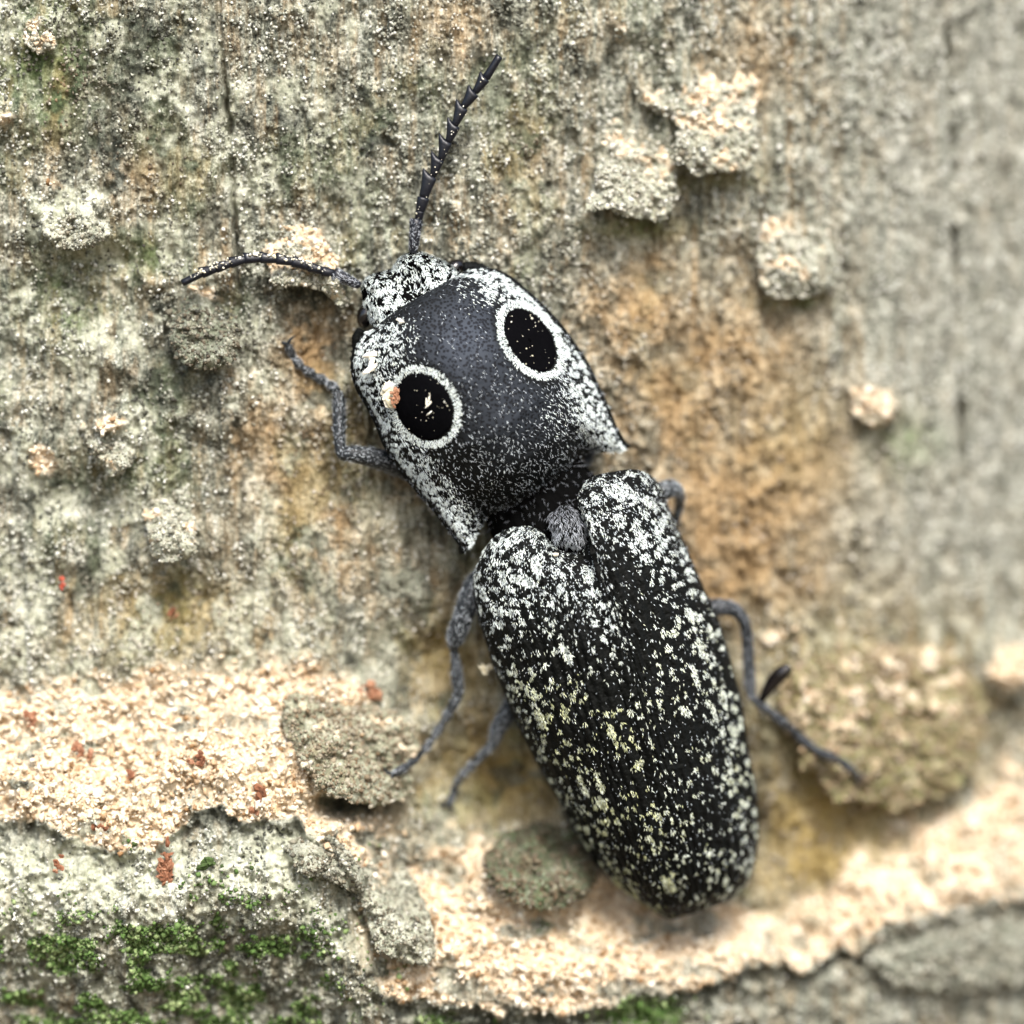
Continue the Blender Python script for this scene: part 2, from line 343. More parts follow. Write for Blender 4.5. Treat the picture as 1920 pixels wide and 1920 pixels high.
    moss = np.clip(low * (gauss(px, py, [(140, 1800, 190, 80, 1.1), (420, 1750, 130, 80, .9), (260, 1890, 260, 70, 1.1), (560, 1800, 80, 90, .35), (850, 1910, 60, 25, 1), (1200, 1890, 70, 30, .9), (320, 1690, 90, 30, .6)]) * 1.25 * sst(-.2, .4, fbm(px / 45, py / 32, 4, 77)) * 1.2)
                   + gauss(px, py, [(130, 1760, 60, 40, .2), (90, 80, 120, 140, .4), (110, 560, 100, 90, .4), (260, 480, 90, 40, .45), (230, 880, 120, 60, .3), (1700, 830, 60, 60, .45), (1600, 1330, 140, 120, .3), (1330, 335, 70, 20, .5), (1190, 425, 70, 18, .5), (1490, 565, 50, 16, .5), (690, 1370, 50, 30, .3)]) * (1 + .8 * n2) + .22 * sst(.0, .6, fbm(px / 110, py / 150, 3, 78)) * sst(1500, 900, px) * (1 - low), 0, 1) * (1 - .8 * saw)  # also tints narrow olive strips directly below three bark lumps
    pale = np.clip(low * side * (gauss(px, py, [(190, 1630, 210, 55, 1.2), (520, 1620, 130, 70, .9), (60, 1690, 110, 80, .8)]) * (0.9 + .8 * n2) + .35 * sst(-.1, .6, n1))
                   + gauss(wx, wy, [(130, 420, 70, 36, .6), (310, 1000, 50, 60, .6), (60, 720, 80, 60, .3), (130, 1240, 120, 30, .4), (1200, 330, 80, 60, .5), (1340, 270, 90, 50, .5)])
                   + .75 * sst(0.12, .5, -n1 + .5 * n2) * sst(1300, 300, px), 0, 1) * (1 - .8 * tan)
    return d, dict(saw=saw, tan=tan, yellow=yel, grey=grey, dark=dark * (1 - .5 * grey), moss=moss, pale=pale)

def solve(px, py):
    """photograph coordinates -> x, z on the undisplaced trunk and its height"""
    h = np.zeros(np.shape(px)) + 0.3
    for _ in range(4):
        f = (D - h) / D; x = (px - 960) / FR * f; z = (960 - py) / FR * f
        h = base_h(np.clip(x, X0 - 9.5, X0 + 9.5), z)
    return x, z, h
def surf_h(px, py):
    px = np.atleast_1d(np.asarray(px, float)); py = np.atleast_1d(np.asarray(py, float))
    x, z, h = solve(px, py); d, m = bark(px, py); return h + d

# ---------------------------------------------------------------- ground and trunk
gv = np.array([[-4000, -4000, -60], [4000, -4000, -60], [4000, 4000, -60], [-4000, 4000, -60]], float)
gm, n_, l_, b_ = mat('forest_floor')
l_.new(ramp(n_, l_, noise(n_, l_, 0.4, 8, 0.7), [(0.3, (0.04, 0.03, 0.015)), (0.6, (0.12, 0.09, 0.05)), (0.8, (0.07, 0.10, 0.03))]), b_.inputs['Base Color']); b_.inputs['Roughness'].default_value = 0.95
tag(mesh_obj('ground', gv, [[0, 1, 2, 3]], gm), 'leafy brown forest floor far below the beetle', 'ground', kind='structure')

trunk = empty('tree_trunk', (X0, R0 - H0, -60))
tag(trunk, 'weathered lichen-crusted trunk the eyed beetle clings to', 'tree trunk')
STEP = 0.0092
xs = np.arange(-3.45, 3.95, STEP); th_d = np.arcsin(np.clip((xs - X0) / R0, -1, 1))
lo = th_d[0] - np.cumsum(np.geomspace(0.0012, 0.16, 46)); lo = lo[lo > -math.pi]
hi = th_d[-1] + np.cumsum(np.geomspace(0.0012, 0.16, 46)); hi = hi[hi < math.pi]
th = np.concatenate([lo[::-1], th_d, hi])
zd = np.arange(-3.4, 3.4, STEP)
zlo = zd[0] - np.cumsum(np.geomspace(0.012, 7, 44)); zhi = zd[-1] + np.cumsum(np.geomspace(0.012, 7, 44))
zz = np.concatenate([np.r_[-60.3, zlo[zlo > -59][::-1]], zd, zhi[zhi < 60]])
TH, ZZ = np.meshgrid(th, zz, indexing='ij')
X = X0 + R0 * np.sin(TH); Hb = H0 + np.clip(LEAN * ZZ, -.55, .55) + R0 * np.cos(TH) - R0
f_ = D / (D - np.clip(Hb, -3, 3)); PX = 960 + X * FR * f_; PY = 960 - ZZ * FR * f_
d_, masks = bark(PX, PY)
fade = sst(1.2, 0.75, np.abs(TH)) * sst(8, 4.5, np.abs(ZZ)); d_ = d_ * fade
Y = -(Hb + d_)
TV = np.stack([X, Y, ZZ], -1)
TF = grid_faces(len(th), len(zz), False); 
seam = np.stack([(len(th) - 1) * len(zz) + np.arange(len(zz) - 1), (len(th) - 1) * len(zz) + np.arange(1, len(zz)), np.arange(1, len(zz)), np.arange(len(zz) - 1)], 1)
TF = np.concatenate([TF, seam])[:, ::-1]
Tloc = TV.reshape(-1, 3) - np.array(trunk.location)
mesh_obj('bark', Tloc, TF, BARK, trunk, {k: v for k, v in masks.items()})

# ---------------------------------------------------------------- bark flakes: raised plates with their own thickness and undercut edge
def flake(poly, thick, m, tilt=(0, 0), lip=0.0, rough=1.0, seed=0, merge=True):
    """poly: outline in photograph coordinates; m: masks (top colour), saw_top: share of the upper side dusted"""
    poly = np.array(poly, float); c = poly.mean(0)
    n_out = int(max(90, np.linalg.norm(np.diff(np.r_[poly, poly[:1]], axis=0), axis=1).sum() / 3.6))
    out = crom(np.r_[poly, poly[:1]], n_out + 1)[:-1]
    ang = np.linspace(0, 2 * math.pi, n_out, endpoint=False)
    r = 1 + (0.15 * fbm(np.cos(ang) * 2.5 + seed * 9, np.sin(ang) * 2.5, 5, 80 + seed, .75)) * rough
    out = c + (out - c) * r[:, None]
    nr = int(max(14, np.linalg.norm(out - c, axis=1).mean() / 3.6))
    rows = []; hh = []
    rr = np.linspace(0.02, 1, nr)
    q = c[None, None] + (out[None] - c) * rr[:, None, None]
    qx, qy = q[..., 0], q[..., 1]
    x, z, hb = solve(qx, qy)
    big = 0.05 * fbm(qx / 300, qy / 420, 3, 21)
    prof = (1 - rr ** 5)[:, None] * 0.35 + 0.65
    f1, rid = cells(qx / 11, qy / 12, 90 + seed)
    y0_, y1_ = out[:, 1].min(), out[:, 1].max(); dn = (qy - y0_) / (y1_ - y0_)
    if merge: prof = prof * (0.12 + 0.88 * sst(0, .75, dn)) * 1.15
    top = thick * prof + 0.02 * sst(-.1, .5, fbm(qx / 15, qy / 19, 3, 24 + seed)) + (0.045 + .17 * thick) * fbm(qx / 45, qy / 40, 4, 100 + seed) + 0.024 * np.clip(1 - f1 * f1 * 1.6, 0, 1) * rid + 0.03 * fbm(qx / 17, qy / 17, 3, 120 + seed)
    top = top + tilt[0] * (qx - c[0]) / 100 + tilt[1] * (qy - c[1]) / 100
    base_d = ledge(qx, qy)
    Ht = hb + base_d + top + big
    G = P(qx, qy, Ht)
    # wall: down and inwards
    W = []; k = 6
    for i in range(1, k + 1):
        t = i / k; o = c + (out - c) * (1 - 0.16 * t ** 0.7 * (1 + lip))
        o = o + 2.0 * fbm(out / 12 + i, out[:, ::-1] / 12, 2, 140 + seed)
        xx, zz_, hbb = solve(o[:, 0], o[:, 1]); dd = ledge(o[:, 0], o[:, 1])
        hw = Ht[-1] * (1 - t) + (hbb + dd - 0.14) * t + 0.012 * fbm(ang * 20, ang * 0 + i, 2, 150)
        W.append(P(o[:, 0], o[:, 1], hw))
    G = np.concatenate([G, np.array(W)]); a, b, _ = G.shape
    V = np.concatenate([G.reshape(-1, 3), G[0].mean(0)[None]])
    F = grid_faces(a, b, True)
    cap = np.stack([np.full(b, a * b), np.full(b, a * b), np.roll(np.arange(b), -1), np.arange(b)], 1)
    F = np.concatenate([F, np.stack([cap[:, 0], cap[:, 2], cap[:, 3], cap[:, 3]], 1)[:, [0, 1, 2, 3]]])
    # cap as degenerate-free triangles: use quads made of two neighbours
    F = F[:a * b - b]
    j = np.arange(0, b - 1, 2); capq = np.stack([np.full(len(j), a * b), j, j + 1, (j + 2) % b], 1)
    if b % 2: capq = capq
    F = np.concatenate([F, capq])
    vx, vy = topx(G); keys = ('saw', 'tan', 'yellow', 'grey', 'dark', 'moss', 'pale')
    nz = fbm(vx / 26, vy / 26, 4, 160 + seed); A = {}
    y0, y1 = out[:, 1].min(), out[:, 1].max(); up = 1 - (vy - y0) / (y1 - y0)
    wall = np.zeros((a, b)); wall[nr:] = 1
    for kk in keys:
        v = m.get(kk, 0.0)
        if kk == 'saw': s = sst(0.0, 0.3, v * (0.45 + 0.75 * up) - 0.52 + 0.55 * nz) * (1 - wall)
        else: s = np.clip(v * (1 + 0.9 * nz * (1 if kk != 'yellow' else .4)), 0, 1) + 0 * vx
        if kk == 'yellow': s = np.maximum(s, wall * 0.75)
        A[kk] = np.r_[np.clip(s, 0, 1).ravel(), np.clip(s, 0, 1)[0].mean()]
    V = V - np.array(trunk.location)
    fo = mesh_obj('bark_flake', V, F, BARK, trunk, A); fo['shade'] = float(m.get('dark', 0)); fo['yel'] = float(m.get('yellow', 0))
    return fo, (qx, qy, Ht, np.clip(A['saw'][:-1].reshape(a, b)[:nr], 0, 1))
def ledge(px, py):
    T = ipl(px, LT); E = ipl(px, LE); u = (py - T) / (E - T); T2 = ipl(px, RT); E2 = ipl(px, RE); u2 = (py - T2) / (E2 - T2)
    return sst(790, 640, px) * (0.48 * sst(-0.05, 1.02, u) - 0.06 * sst(0, 20, py - E) + 0.17 * sst(0, 140, py - E) - 0.38 * sst(120, 430, py - E)) + sst(640, 790, px) * (0.44 * sst(-0.05, 1.02, u2) - 0.10 * sst(0, 26, py - E2))
FL = []
FL.append(flake([(1255, 150), (1310, 110), (1380, 105), (1425, 140), (1420, 220), (1415, 300), (1350, 318), (1290, 318), (1262, 290), (1268, 230), (1200, 190)], 0.14, dict(saw=.75, pale=.8), (0, .10), lip=.6, seed=1))
FL.append(flake([(1140, 215), (1190, 200), (1215, 250), (1262, 300), (1268, 370), (1245, 412), (1190, 405), (1130, 395), (1095, 395), (1115, 330), (1130, 270)], 0.13, dict(saw=.6, pale=.85), (0, .10), lip=.6, seed=2))
FL.append(flake([(1430, 400), (1500, 385), (1545, 420), (1570, 480), (1560, 540), (1500, 556), (1440, 552), (1418, 500), (1425, 440)], 0.12, dict(saw=.65, pale=.6, grey=.3), (0, .08), lip=.6, seed=3))
FL.append(flake([(500, 440), (545, 425), (600, 432), (622, 470), (648, 520), (640, 572), (605, 548), (560, 535), (520, 540), (498, 500)], 0.12, dict(saw=.75, pale=.7, dark=.1), (0, .06), seed=4))
FL.append(flake([(310, 590), (340, 560), (400, 556), (440, 590), (450, 640), (430, 680), (375, 690), (330, 670)], 0.15, dict(dark=.75, moss=.15, pale=.15), (0, .08), seed=5))
FL.append(flake([(268, 930), (310, 900), (350, 925), (368, 980), (366, 1035), (330, 1052), (290, 1038), (275, 985)], 0.16, dict(saw=.5, pale=.75, grey=.4), (0, .10), seed=6))
FL.append(flake([(70, 400), (130, 385), (195, 400), (205, 440), (150, 468), (90, 455)], 0.12, dict(pale=.7, dark=.3, saw=.2), (0, .10), seed=7))
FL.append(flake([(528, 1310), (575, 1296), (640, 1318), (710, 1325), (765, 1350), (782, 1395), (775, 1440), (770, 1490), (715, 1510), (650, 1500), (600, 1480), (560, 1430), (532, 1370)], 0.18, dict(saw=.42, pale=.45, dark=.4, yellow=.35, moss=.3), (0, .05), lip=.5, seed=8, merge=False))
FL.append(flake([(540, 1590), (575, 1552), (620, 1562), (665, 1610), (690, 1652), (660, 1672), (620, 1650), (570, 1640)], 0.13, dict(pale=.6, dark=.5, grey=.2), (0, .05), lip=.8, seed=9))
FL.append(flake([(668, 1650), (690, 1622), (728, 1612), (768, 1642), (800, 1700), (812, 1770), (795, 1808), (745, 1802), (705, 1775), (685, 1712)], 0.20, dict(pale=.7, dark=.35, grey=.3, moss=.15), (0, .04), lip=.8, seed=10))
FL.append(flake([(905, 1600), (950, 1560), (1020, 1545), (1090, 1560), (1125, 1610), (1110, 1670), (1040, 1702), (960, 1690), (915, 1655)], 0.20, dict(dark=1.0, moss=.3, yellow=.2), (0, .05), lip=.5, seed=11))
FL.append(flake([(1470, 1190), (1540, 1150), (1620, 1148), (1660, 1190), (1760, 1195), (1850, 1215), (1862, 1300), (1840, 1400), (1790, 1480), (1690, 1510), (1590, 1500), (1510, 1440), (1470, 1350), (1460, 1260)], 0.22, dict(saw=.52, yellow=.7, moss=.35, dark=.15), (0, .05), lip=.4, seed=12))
FL.append(flake([(1640, 1745), (1740, 1712), (1850, 1690), (1990, 1650), (2020, 1790), (1900, 1850), (1760, 1860), (1650, 1830)], 0.14, dict(grey=.9, dark=.2, moss=.12), (0, .03), seed=13))
FL.append(flake([(40, 30), (75, 22), (95, 60), (100, 90), (70, 100), (45, 75)], 0.09, dict(saw=.95, pale=.8), (0, .08), seed=14))
FL.append(flake([(1592, 725), (1640, 708), (1682, 740), (1680, 785), (1640, 800), (1600, 775)], 0.10, dict(saw=.9, yellow=.3), (0, .08), seed=15))
FL.append(flake([(150, 800), (200, 780), (240, 800), (250, 850), (230, 890), (190, 880), (165, 840)], 0.11, dict(saw=.6, pale=.6, dark=.2), (0, .08), seed=16))

# ---------------------------------------------------------------- granular crust, moss and sawdust
def basis(n):
    Z = np.zeros((n, 3, 3)); return Z
def place_on(px, py, sink, r):
    h = surf_h(px, py) ; x, z, hb = solve(px, py)
    return np.stack([x, -(h + r * (1 - sink)), z], -1)
def region(n, x0, x1, y0, y1):
    return rng.uniform(x0, x1, n), rng.uniform(y0, y1, n)
gx, gy = region(260000, -150, 2150, -150, 2080)
_, gm_ = bark(gx, gy)
dens = (1 - gm_['saw']) * (1 - .75 * gm_['tan']) * (1 - .7 * gm_['yellow']) * (1 - .3 * gm_['dark']) * (0.12 + 1.0 * sst(-.15, .5, fbm(gx / 16, gy / 20, 3, 24)) * sst(-.6, .4, fbm(gx / 60, gy / 90, 2, 25)))
k = rng.random(len(gx)) < dens; gx, gy = gx[k], gy[k]; gm_ = {a: b[k] for a, b in gm_.items()}
n = len(gx); rad = np.clip(rng.gamma(3.5, 0.0018, n) + 0.0025, 0, .0125)
pos = place_on(gx, gy, 0.5, rad)
tint = np.clip(rng.normal(0.58, 0.26, n) + .22 * fbm(gx / 24, gy / 34, 3, 201) + .18 * gm_['pale'] + .08 * gm_['grey'] - .4 * gm_['dark'] - .1 * gm_['moss'], 0, 1)
tn = np.clip(gm_['tan'] + gm_['yellow'], 0, 1) * .8
for _o, (qx, qy, Ht, sm) in FL:
    idx = np.flatnonzero(sm.ravel() < .5); wr = (np.arange(qx.shape[0])[:, None] + 1 + 0 * qx).ravel()[idx]
    kk = rng.choice(idx, int(len(idx) * .28), p=wr / wr.sum()); rq = rng.gamma(3.5, .0018, len(kk)) + .0025
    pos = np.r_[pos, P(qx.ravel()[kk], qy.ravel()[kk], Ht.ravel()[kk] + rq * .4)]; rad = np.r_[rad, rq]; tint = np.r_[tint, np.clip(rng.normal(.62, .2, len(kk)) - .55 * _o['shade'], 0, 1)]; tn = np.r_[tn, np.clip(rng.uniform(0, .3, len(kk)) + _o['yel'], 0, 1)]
n = len(pos)
V, F = scatter(OCT_V, OCT_F, pos, randrot(n), rad[:, None] * rng.uniform(.6, 1.5, (n, 3)))
o = mesh_obj('lichen_granules', V, F, GRAN, None, {'tint': np.repeat(tint, 6), 'tan': np.repeat(tn, 6)})
for _o, _ in FL: del _o['shade'], _o['yel']
tag(o, 'grey-green lichen granules crusting the trunk', 'lichen', kind='stuff')

gx, gy = region(160000, -150, 1400, 1560, 2080); _, gm_ = bark(gx, gy)
k = rng.random(len(gx)) < gm_['moss'] ** 1.3 * .65; gx, gy = gx[k], gy[k]; n = len(gx)
rad = rng.gamma(4, 0.0017, n) + .0025; pos = place_on(gx, gy, .2, rad)
V, F = scatter(OCT_V, OCT_F, pos, randrot(n), rad[:, None] * rng.uniform(.7, 1.4, (n, 3)))
o = mesh_obj('moss', V, F, MOSSM, None, {'tint': np.repeat(np.clip(rng.normal(.5, .25, n) + .25 * vn(gx / 30, gy / 30, 3), 0, 1), 6)})
tag(o, 'green mossy granules under the sawdust shelf edge', 'moss', kind='stuff')

gx, gy = region(190000, -150, 2150, -150, 2050); _, gm_ = bark(gx, gy)
k = rng.random(len(gx)) < gm_['saw'] ** 1.5; gx, gy = gx[k], gy[k]; n = len(gx)
rad = np.clip(rng.gamma(1.7, 0.0033, n) + .0025, 0, .018); pos = place_on(gx, gy, .3, rad)
allp, allr = [pos], [rad]
for _o, (qx, qy, Ht, sm) in FL:
    w = sm.ravel() > .5
    if not w.any(): continue
    idx = np.flatnonzero(w); kk = rng.choice(idx, int(len(idx) * .3)); r = np.clip(rng.gamma(1.7, .0026, len(kk)) + .002, 0, .014)
    pp = P(qx.ravel()[kk], qy.ravel()[kk], Ht.ravel()[kk] + r * .6); allp.append(pp); allr.append(r)
pos = np.concatenate(allp); rad = np.concatenate(allr); n = len(pos)
V, F = scatter(CUB_V, CUB_F, pos, randrot(n), rad[:, None] * rng.uniform(.6, 1.6, (n, 3)))
o = mesh_obj('sawdust', V, F, SAWM, None, {'tint': np.repeat(np.clip(rng.normal(.54, .27, n) + .3 * fbm(topx(pos)[0] / 40, topx(pos)[1] / 30, 3, 210), 0, 1), 8)}, smooth=True)
tag(o, 'pale pinkish sawdust crumbs lying on the bark shelves', 'sawdust', kind='stuff')

# ================================================================ the beetle
beetle = empty('click_beetle', P(1060, 960, 0.2))
tag(beetle, 'black and white speckled beetle with two large black eyespots', 'beetle')
BL = np.array(beetle.location)
def part(name, V, F, m, parent=None, attrs=None, smooth=True, origin=None):
    """mesh whose vertices are given in world coordinates, parented to the beetle or one of its parts"""
    return mesh_obj(name, np.asarray(V).reshape(-1, 3) - BL, F, m, parent or beetle, attrs, smooth)

def setae(name, G, dens, n, L, W, parent, tint, dirf=None, jit=0.35, lift=0.25, off=0.002, kind='stuff', tubular=False):
    """short flat hairs over a grid surface; dens is a grid (0..1)"""
    a, b, _ = G.shape; N = normals_grid(G); du = np.gradient(G, axis=0); du /= np.linalg.norm(du, axis=-1, keepdims=True) + 1e-9
    if tubular:
        out_ = G - G[:, :-1].mean(1, keepdims=True); N = N * np.sign((N * out_).sum(-1, keepdims=True))
    A = np.linalg.norm(np.cross(G[1:, :-1] - G[:-1, :-1], G[:-1, 1:] - G[:-1, :-1]), axis=-1)
    w = (A * dens[:-1, :-1]).ravel(); w = w / w.sum()
    q = rng.choice(len(w), n, p=w); i, j = q // (b - 1), q % (b - 1); u = rng.random(n)[:, None]; v = rng.random(n)[:, None]
    def at(M): return (M[i, j] * (1 - u) + M[i + 1, j] * u) * (1 - v) + (M[i, j + 1] * (1 - u) + M[i + 1, j + 1] * u) * v
    p = at(G); nn = at(N); d = at(du) if dirf is None else dirf(p, i, j)
    d = d - nn * (d * nn).sum(1, keepdims=True); d /= np.linalg.norm(d, axis=1, keepdims=True) + 1e-9
    bt = np.cross(nn, d); ang = rng.normal(0, jit, n)[:, None]
    d = d * np.cos(ang) + bt * np.sin(ang); bt = np.cross(nn, d)
    ro = rng.normal(0, .35, n)[:, None]; bt = bt * np.cos(ro) + nn * np.sin(ro)
    l = (L * rng.uniform(.65, 1.3, n))[:, None]; ww = (W * rng.uniform(.7, 1.3, n))[:, None]
    lf = (lift * rng.uniform(.3, 1.5, n))[:, None]
    p = p + nn * off
    V = np.stack([p, p + d * l * .45 - bt * ww / 2 + nn * l * lf * .6, p + d * l + nn * l * lf, p + d * l * .45 + bt * ww / 2 + nn * l * lf * .6], 1)
    F = np.arange(4 * n).reshape(n, 4)
    tv = tint(i, j) if callable(tint) else np.full(n, tint)
    tv = np.clip(tv + rng.normal(0, .06, n), 0, 1)
    o = part(name, V, F, SET, parent, {'tint': np.repeat(tv, 4)}, smooth=False); o['kind'] = kind
    return o

# ---- pronotum
front = [(682, 624), (710, 607), (735, 588), (760, 571), (800, 548), (830, 530), (855, 517), (874, 507)]
left = [(682, 624), (664, 652), (657, 689), (666, 728), (684, 760), (702, 795), (719, 838), (748, 884), (780, 923), (808, 955), (833, 987), (854, 1015), (870, 1038)]
rear = [(870, 1038), (886, 1018), (900, 992), (913, 971), (934, 957), (967, 946), (1003, 928), (1035, 906), (1063, 881), (1084, 860), (1107, 848), (1134, 848), (1162, 845), (1180, 838)]
right = [(874, 507), (910, 502), (935, 507), (960, 519), (985, 540), (1006, 558), (1027, 579), (1056, 611), (1084, 650), (1105, 682), (1123, 721), (1141, 760), (1155, 795), (1168, 819), (1180, 838)]
S = np.linspace(0, 1, 210); T = (np.sin(np.linspace(-math.pi / 2, math.pi / 2, 190)) + 1) / 2
T = .5 * T + .5 * np.linspace(0, 1, 190)
pc = coons(front, left, rear, right, S, T); s = S[:, None] + 0 * T; t = 2 * T[None] - 1 + 0 * s
aT = np.abs(t)
hL = np.interp(S, [0, .25, .6, 1], [.86, .80, .78, .74])[:, None]; hR = np.interp(S, [0, .25, .6, 1], [.80, .68, .62, .60])[:, None]
amp = np.interp(S, [0, .06, .2, .45, .7, .86, .95, 1], [.12, .22, .35, .48, .48, .36, .18, .03])[:, None]
prof = np.clip(1 - aT ** 2.1, 0, 1) ** .95
hp = hL * (1 - t) / 2 + hR * (1 + t) / 2 + amp * prof
hp = hp + 0.035 * np.exp(-((aT - .93) / .05) ** 2) * sst(.55, 1, s)             # side keel running into the hind angle
hp = hp - 0.05 * np.exp(-((aT - .62) / .13) ** 2) * sst(.78, 1, s)              # hollow beside the hind angle
hp = hp - 0.03 * np.exp(-((aT - .97) / .04) ** 2)
hp = hp + 0.004 * fbm(pc[..., 0] / 16, pc[..., 1] / 16, 3, 300)
PG = P(pc[..., 0], pc[..., 1], hp)
PXp, PYp = pc[..., 0], pc[..., 1]
eyes = [((795, 763), (.46, .89), 67, 52), ((993, 638), (.56, .83), 68, 40)]
def ell(px, py, e, grow=0):
    (cx, cy), (dx, dy), a, b = e; l = math.hypot(dx, dy); dx /= l; dy /= l
    u = (px - cx) * dx + (py - cy) * dy; v = -(px - cx) * dy + (py - cy) * dx
    return np.sqrt((u / (a + grow)) ** 2 + (v / (b + grow)) ** 2)
e1, e2 = ell(PXp, PYp, eyes[0]), ell(PXp, PYp, eyes[1])
inside = np.minimum(e1, e2)
sky_sheen = np.clip(np.exp(-((PXp - 868) / 88) ** 2 - ((PYp - 632) / 85) ** 2) * 1.0 + .5 * np.exp(-((PXp - 960) / 90) ** 2 - ((PYp - 770) / 80) ** 2), 0, 1)  # where the sky's sheen on the disc is painted as colour
sky_sheen = sky_sheen * np.clip((inside - 1.2) * 3, 0, 1)
Vp, Fp = slab(PG, 0.05)
pron = part('pronotum', Vp, Fp, CUT, None, {'sky_sheen': np.r_[sky_sheen.ravel(), 0 * sky_sheen.ravel()]})
def clump(px, py, sc, seed, th=0., soft=.25):
    return sst(th - soft, th + soft, fbm(px / sc, py / sc, 2, seed))
mott = clump(PXp, PYp, 4.8, 310, .06, .22)
edge = np.clip((aT - .58) / .34, 0, 1)
wden = .015 + .92 * edge
wden = wden + .75 * np.exp(-((PXp - 730) / 60) ** 2 - ((PYp - 640) / 60) ** 2) + .9 * np.exp(-((PXp - 930) / 70) ** 2 - ((PYp - 540) / 45) ** 2)
wden = wden + .05 * sst(.55, .8, s) + .30 * np.exp(-((PXp - 1040) / 80) ** 2 - ((PYp - 780) / 60) ** 2)
wden = wden * (1 - .92 * sky_sheen)
wden = wden - .55 * np.exp(-((PXp - 900) / 40) ** 2 - ((PYp - 905) / 30) ** 2) - .35 * np.exp(-((PXp - 980) / 60) ** 2 - ((PYp - 870) / 40) ** 2)
wden = wden - .35 * np.exp(-((PXp - 866) / 14) ** 2 - ((PYp - 1024) / 28) ** 2) - .35 * np.exp(-((PXp - 1174) / 14) ** 2 - ((PYp - 834) / 16) ** 2)
wden = np.clip(wden, .02, 1.1)
dens = np.clip(wden * (.02 + 1.2 * mott), 0.0, 1) * (aT < .95)
ring = np.maximum(((ell(PXp, PYp, eyes[0], 0) > .97) & (ell(PXp, PYp, eyes[0], 11) < 1)) * 1.0, ((ell(PXp, PYp, eyes[1], 0) > .97) & (ell(PXp, PYp, eyes[1], 12) < 1)) * 1.0)
dens = np.where(inside < 1.02, 0, dens) * (1 - ring)
ygl = lambda G_: None
ptint = .66 + .22 * np.exp(-((PXp - 940) / 40) ** 2 - ((PYp - 940) / 22) ** 2)
setae('setae', PG, np.clip(dens - .16, 0, 1) ** 1.4 + 2e-4, 10500, 0.020, 0.0040, pron, lambda i, j: ptint[i, j], jit=.45)
def radial(p, i, j):
    px, py = topx(p); c = np.where((np.hypot(px - 795, py - 763) < np.hypot(px - 993, py - 638))[:, None], np.array([[795, 763]]), np.array([[993, 638]]))
    v = np.stack([px - c[:, 0], np.zeros(len(px)), -(py - c[:, 1])], 1); return v
setae('setae', PG, ring + 1e-7, 3900, 0.017, 0.0048, pron, .68, radial, .35)
setae('setae', PG, np.clip(.25 + .4 * sst(.35, .8, s), 0, 1) * (inside > 1.05) * (1 - .75 * sky_sheen), 2600, 0.020, 0.0026, pron, .42, jit=.6)
tree_p = (PG.reshape(-1, 3), np.stack([PXp.ravel(), PYp.ravel()], 1), hp.ravel())
def pro_h(px, py):
    q = np.stack([np.ravel(px), np.ravel(py)], 1); out = np.empty(len(q))
    for k0 in range(0, len(q), 200):
        dd = ((q[k0:k0 + 200, None] - tree_p[1][None]) ** 2).sum(2); ii = np.argpartition(dd, 6, axis=1)[:, :6]
        w = 1 / (np.take_along_axis(dd, ii, 1) + .5); out[k0:k0 + 200] = (tree_p[2][ii] * w).sum(1) / w.sum(1)
    return out.reshape(np.shape(px))
for (c, dr, a, b) in eyes:
    ang = np.linspace(0, 2 * math.pi, 64, endpoint=False); rr = np.linspace(.03, 1.0, 16)[:, None]
    l = math.hypot(*dr); dx, dy = dr[0] / l, dr[1] / l
    jit = 1 + .012 * rng.normal(size=64)
    u = rr * a * np.cos(ang) * jit; v = rr * b * np.sin(ang) * jit
    qx = c[0] + u * dx - v * dy; qy = c[1] + u * dy + v * dx
    hh = pro_h(qx, qy) + .010 * (1 - rr ** 4) + .004 - .012 * (rr > .99)
    G = P(qx, qy, hh); V = np.concatenate([G.reshape(-1, 3), G[0].mean(0)[None]])
    F = np.concatenate([grid_faces(16, 64, True), np.array([[16 * 64, k_, k_ + 1, (k_ + 2) % 64] for k_ in range(0, 64, 2)])])
    part('eyespot', V, F, VELVET, pron)

# ---- elytra
sut = [(1090, 1030), (1112, 1100), (1152, 1250), (1192, 1390), (1236, 1540), (1265, 1640), (1284, 1716)]
eL = dict(front=[(905, 1040), (915, 1018), (936, 1000), (960, 989), (988, 986), (1012, 994), (1028, 1012), (1044, 1028), (1066, 1036), (1090, 1030)],
          left=[(905, 1040), (890, 1072), (887, 1108), (896, 1154), (910, 1203), (924, 1249), (942, 1294), (963, 1345), (1002, 1423), (1044, 1498), (1070, 1543), (1097, 1589), (1132, 1635), (1162, 1666), (1198, 1690)],
          right=sut, rear=[(1198, 1690), (1228, 1710), (1256, 1724), (1284, 1716)])
eR = dict(front=[(1090, 1030), (1104, 1012), (1100, 985), (1088, 955), (1084, 930), (1096, 904), (1112, 893), (1143, 885), (1190, 880), (1222, 892)],
          left=sut, right=[(1222, 892), (1240, 912), (1248, 936), (1258, 960), (1271, 991), (1289, 1030), (1321, 1104), (1338, 1138), (1356, 1186), (1381, 1278), (1392, 1322), (1405, 1412), (1416, 1462), (1422, 1520), (1421, 1590), (1410, 1640), (1388, 1674)],
          rear=[(1284, 1716), (1305, 1712), (1338, 1700), (1365, 1690), (1388, 1674)])
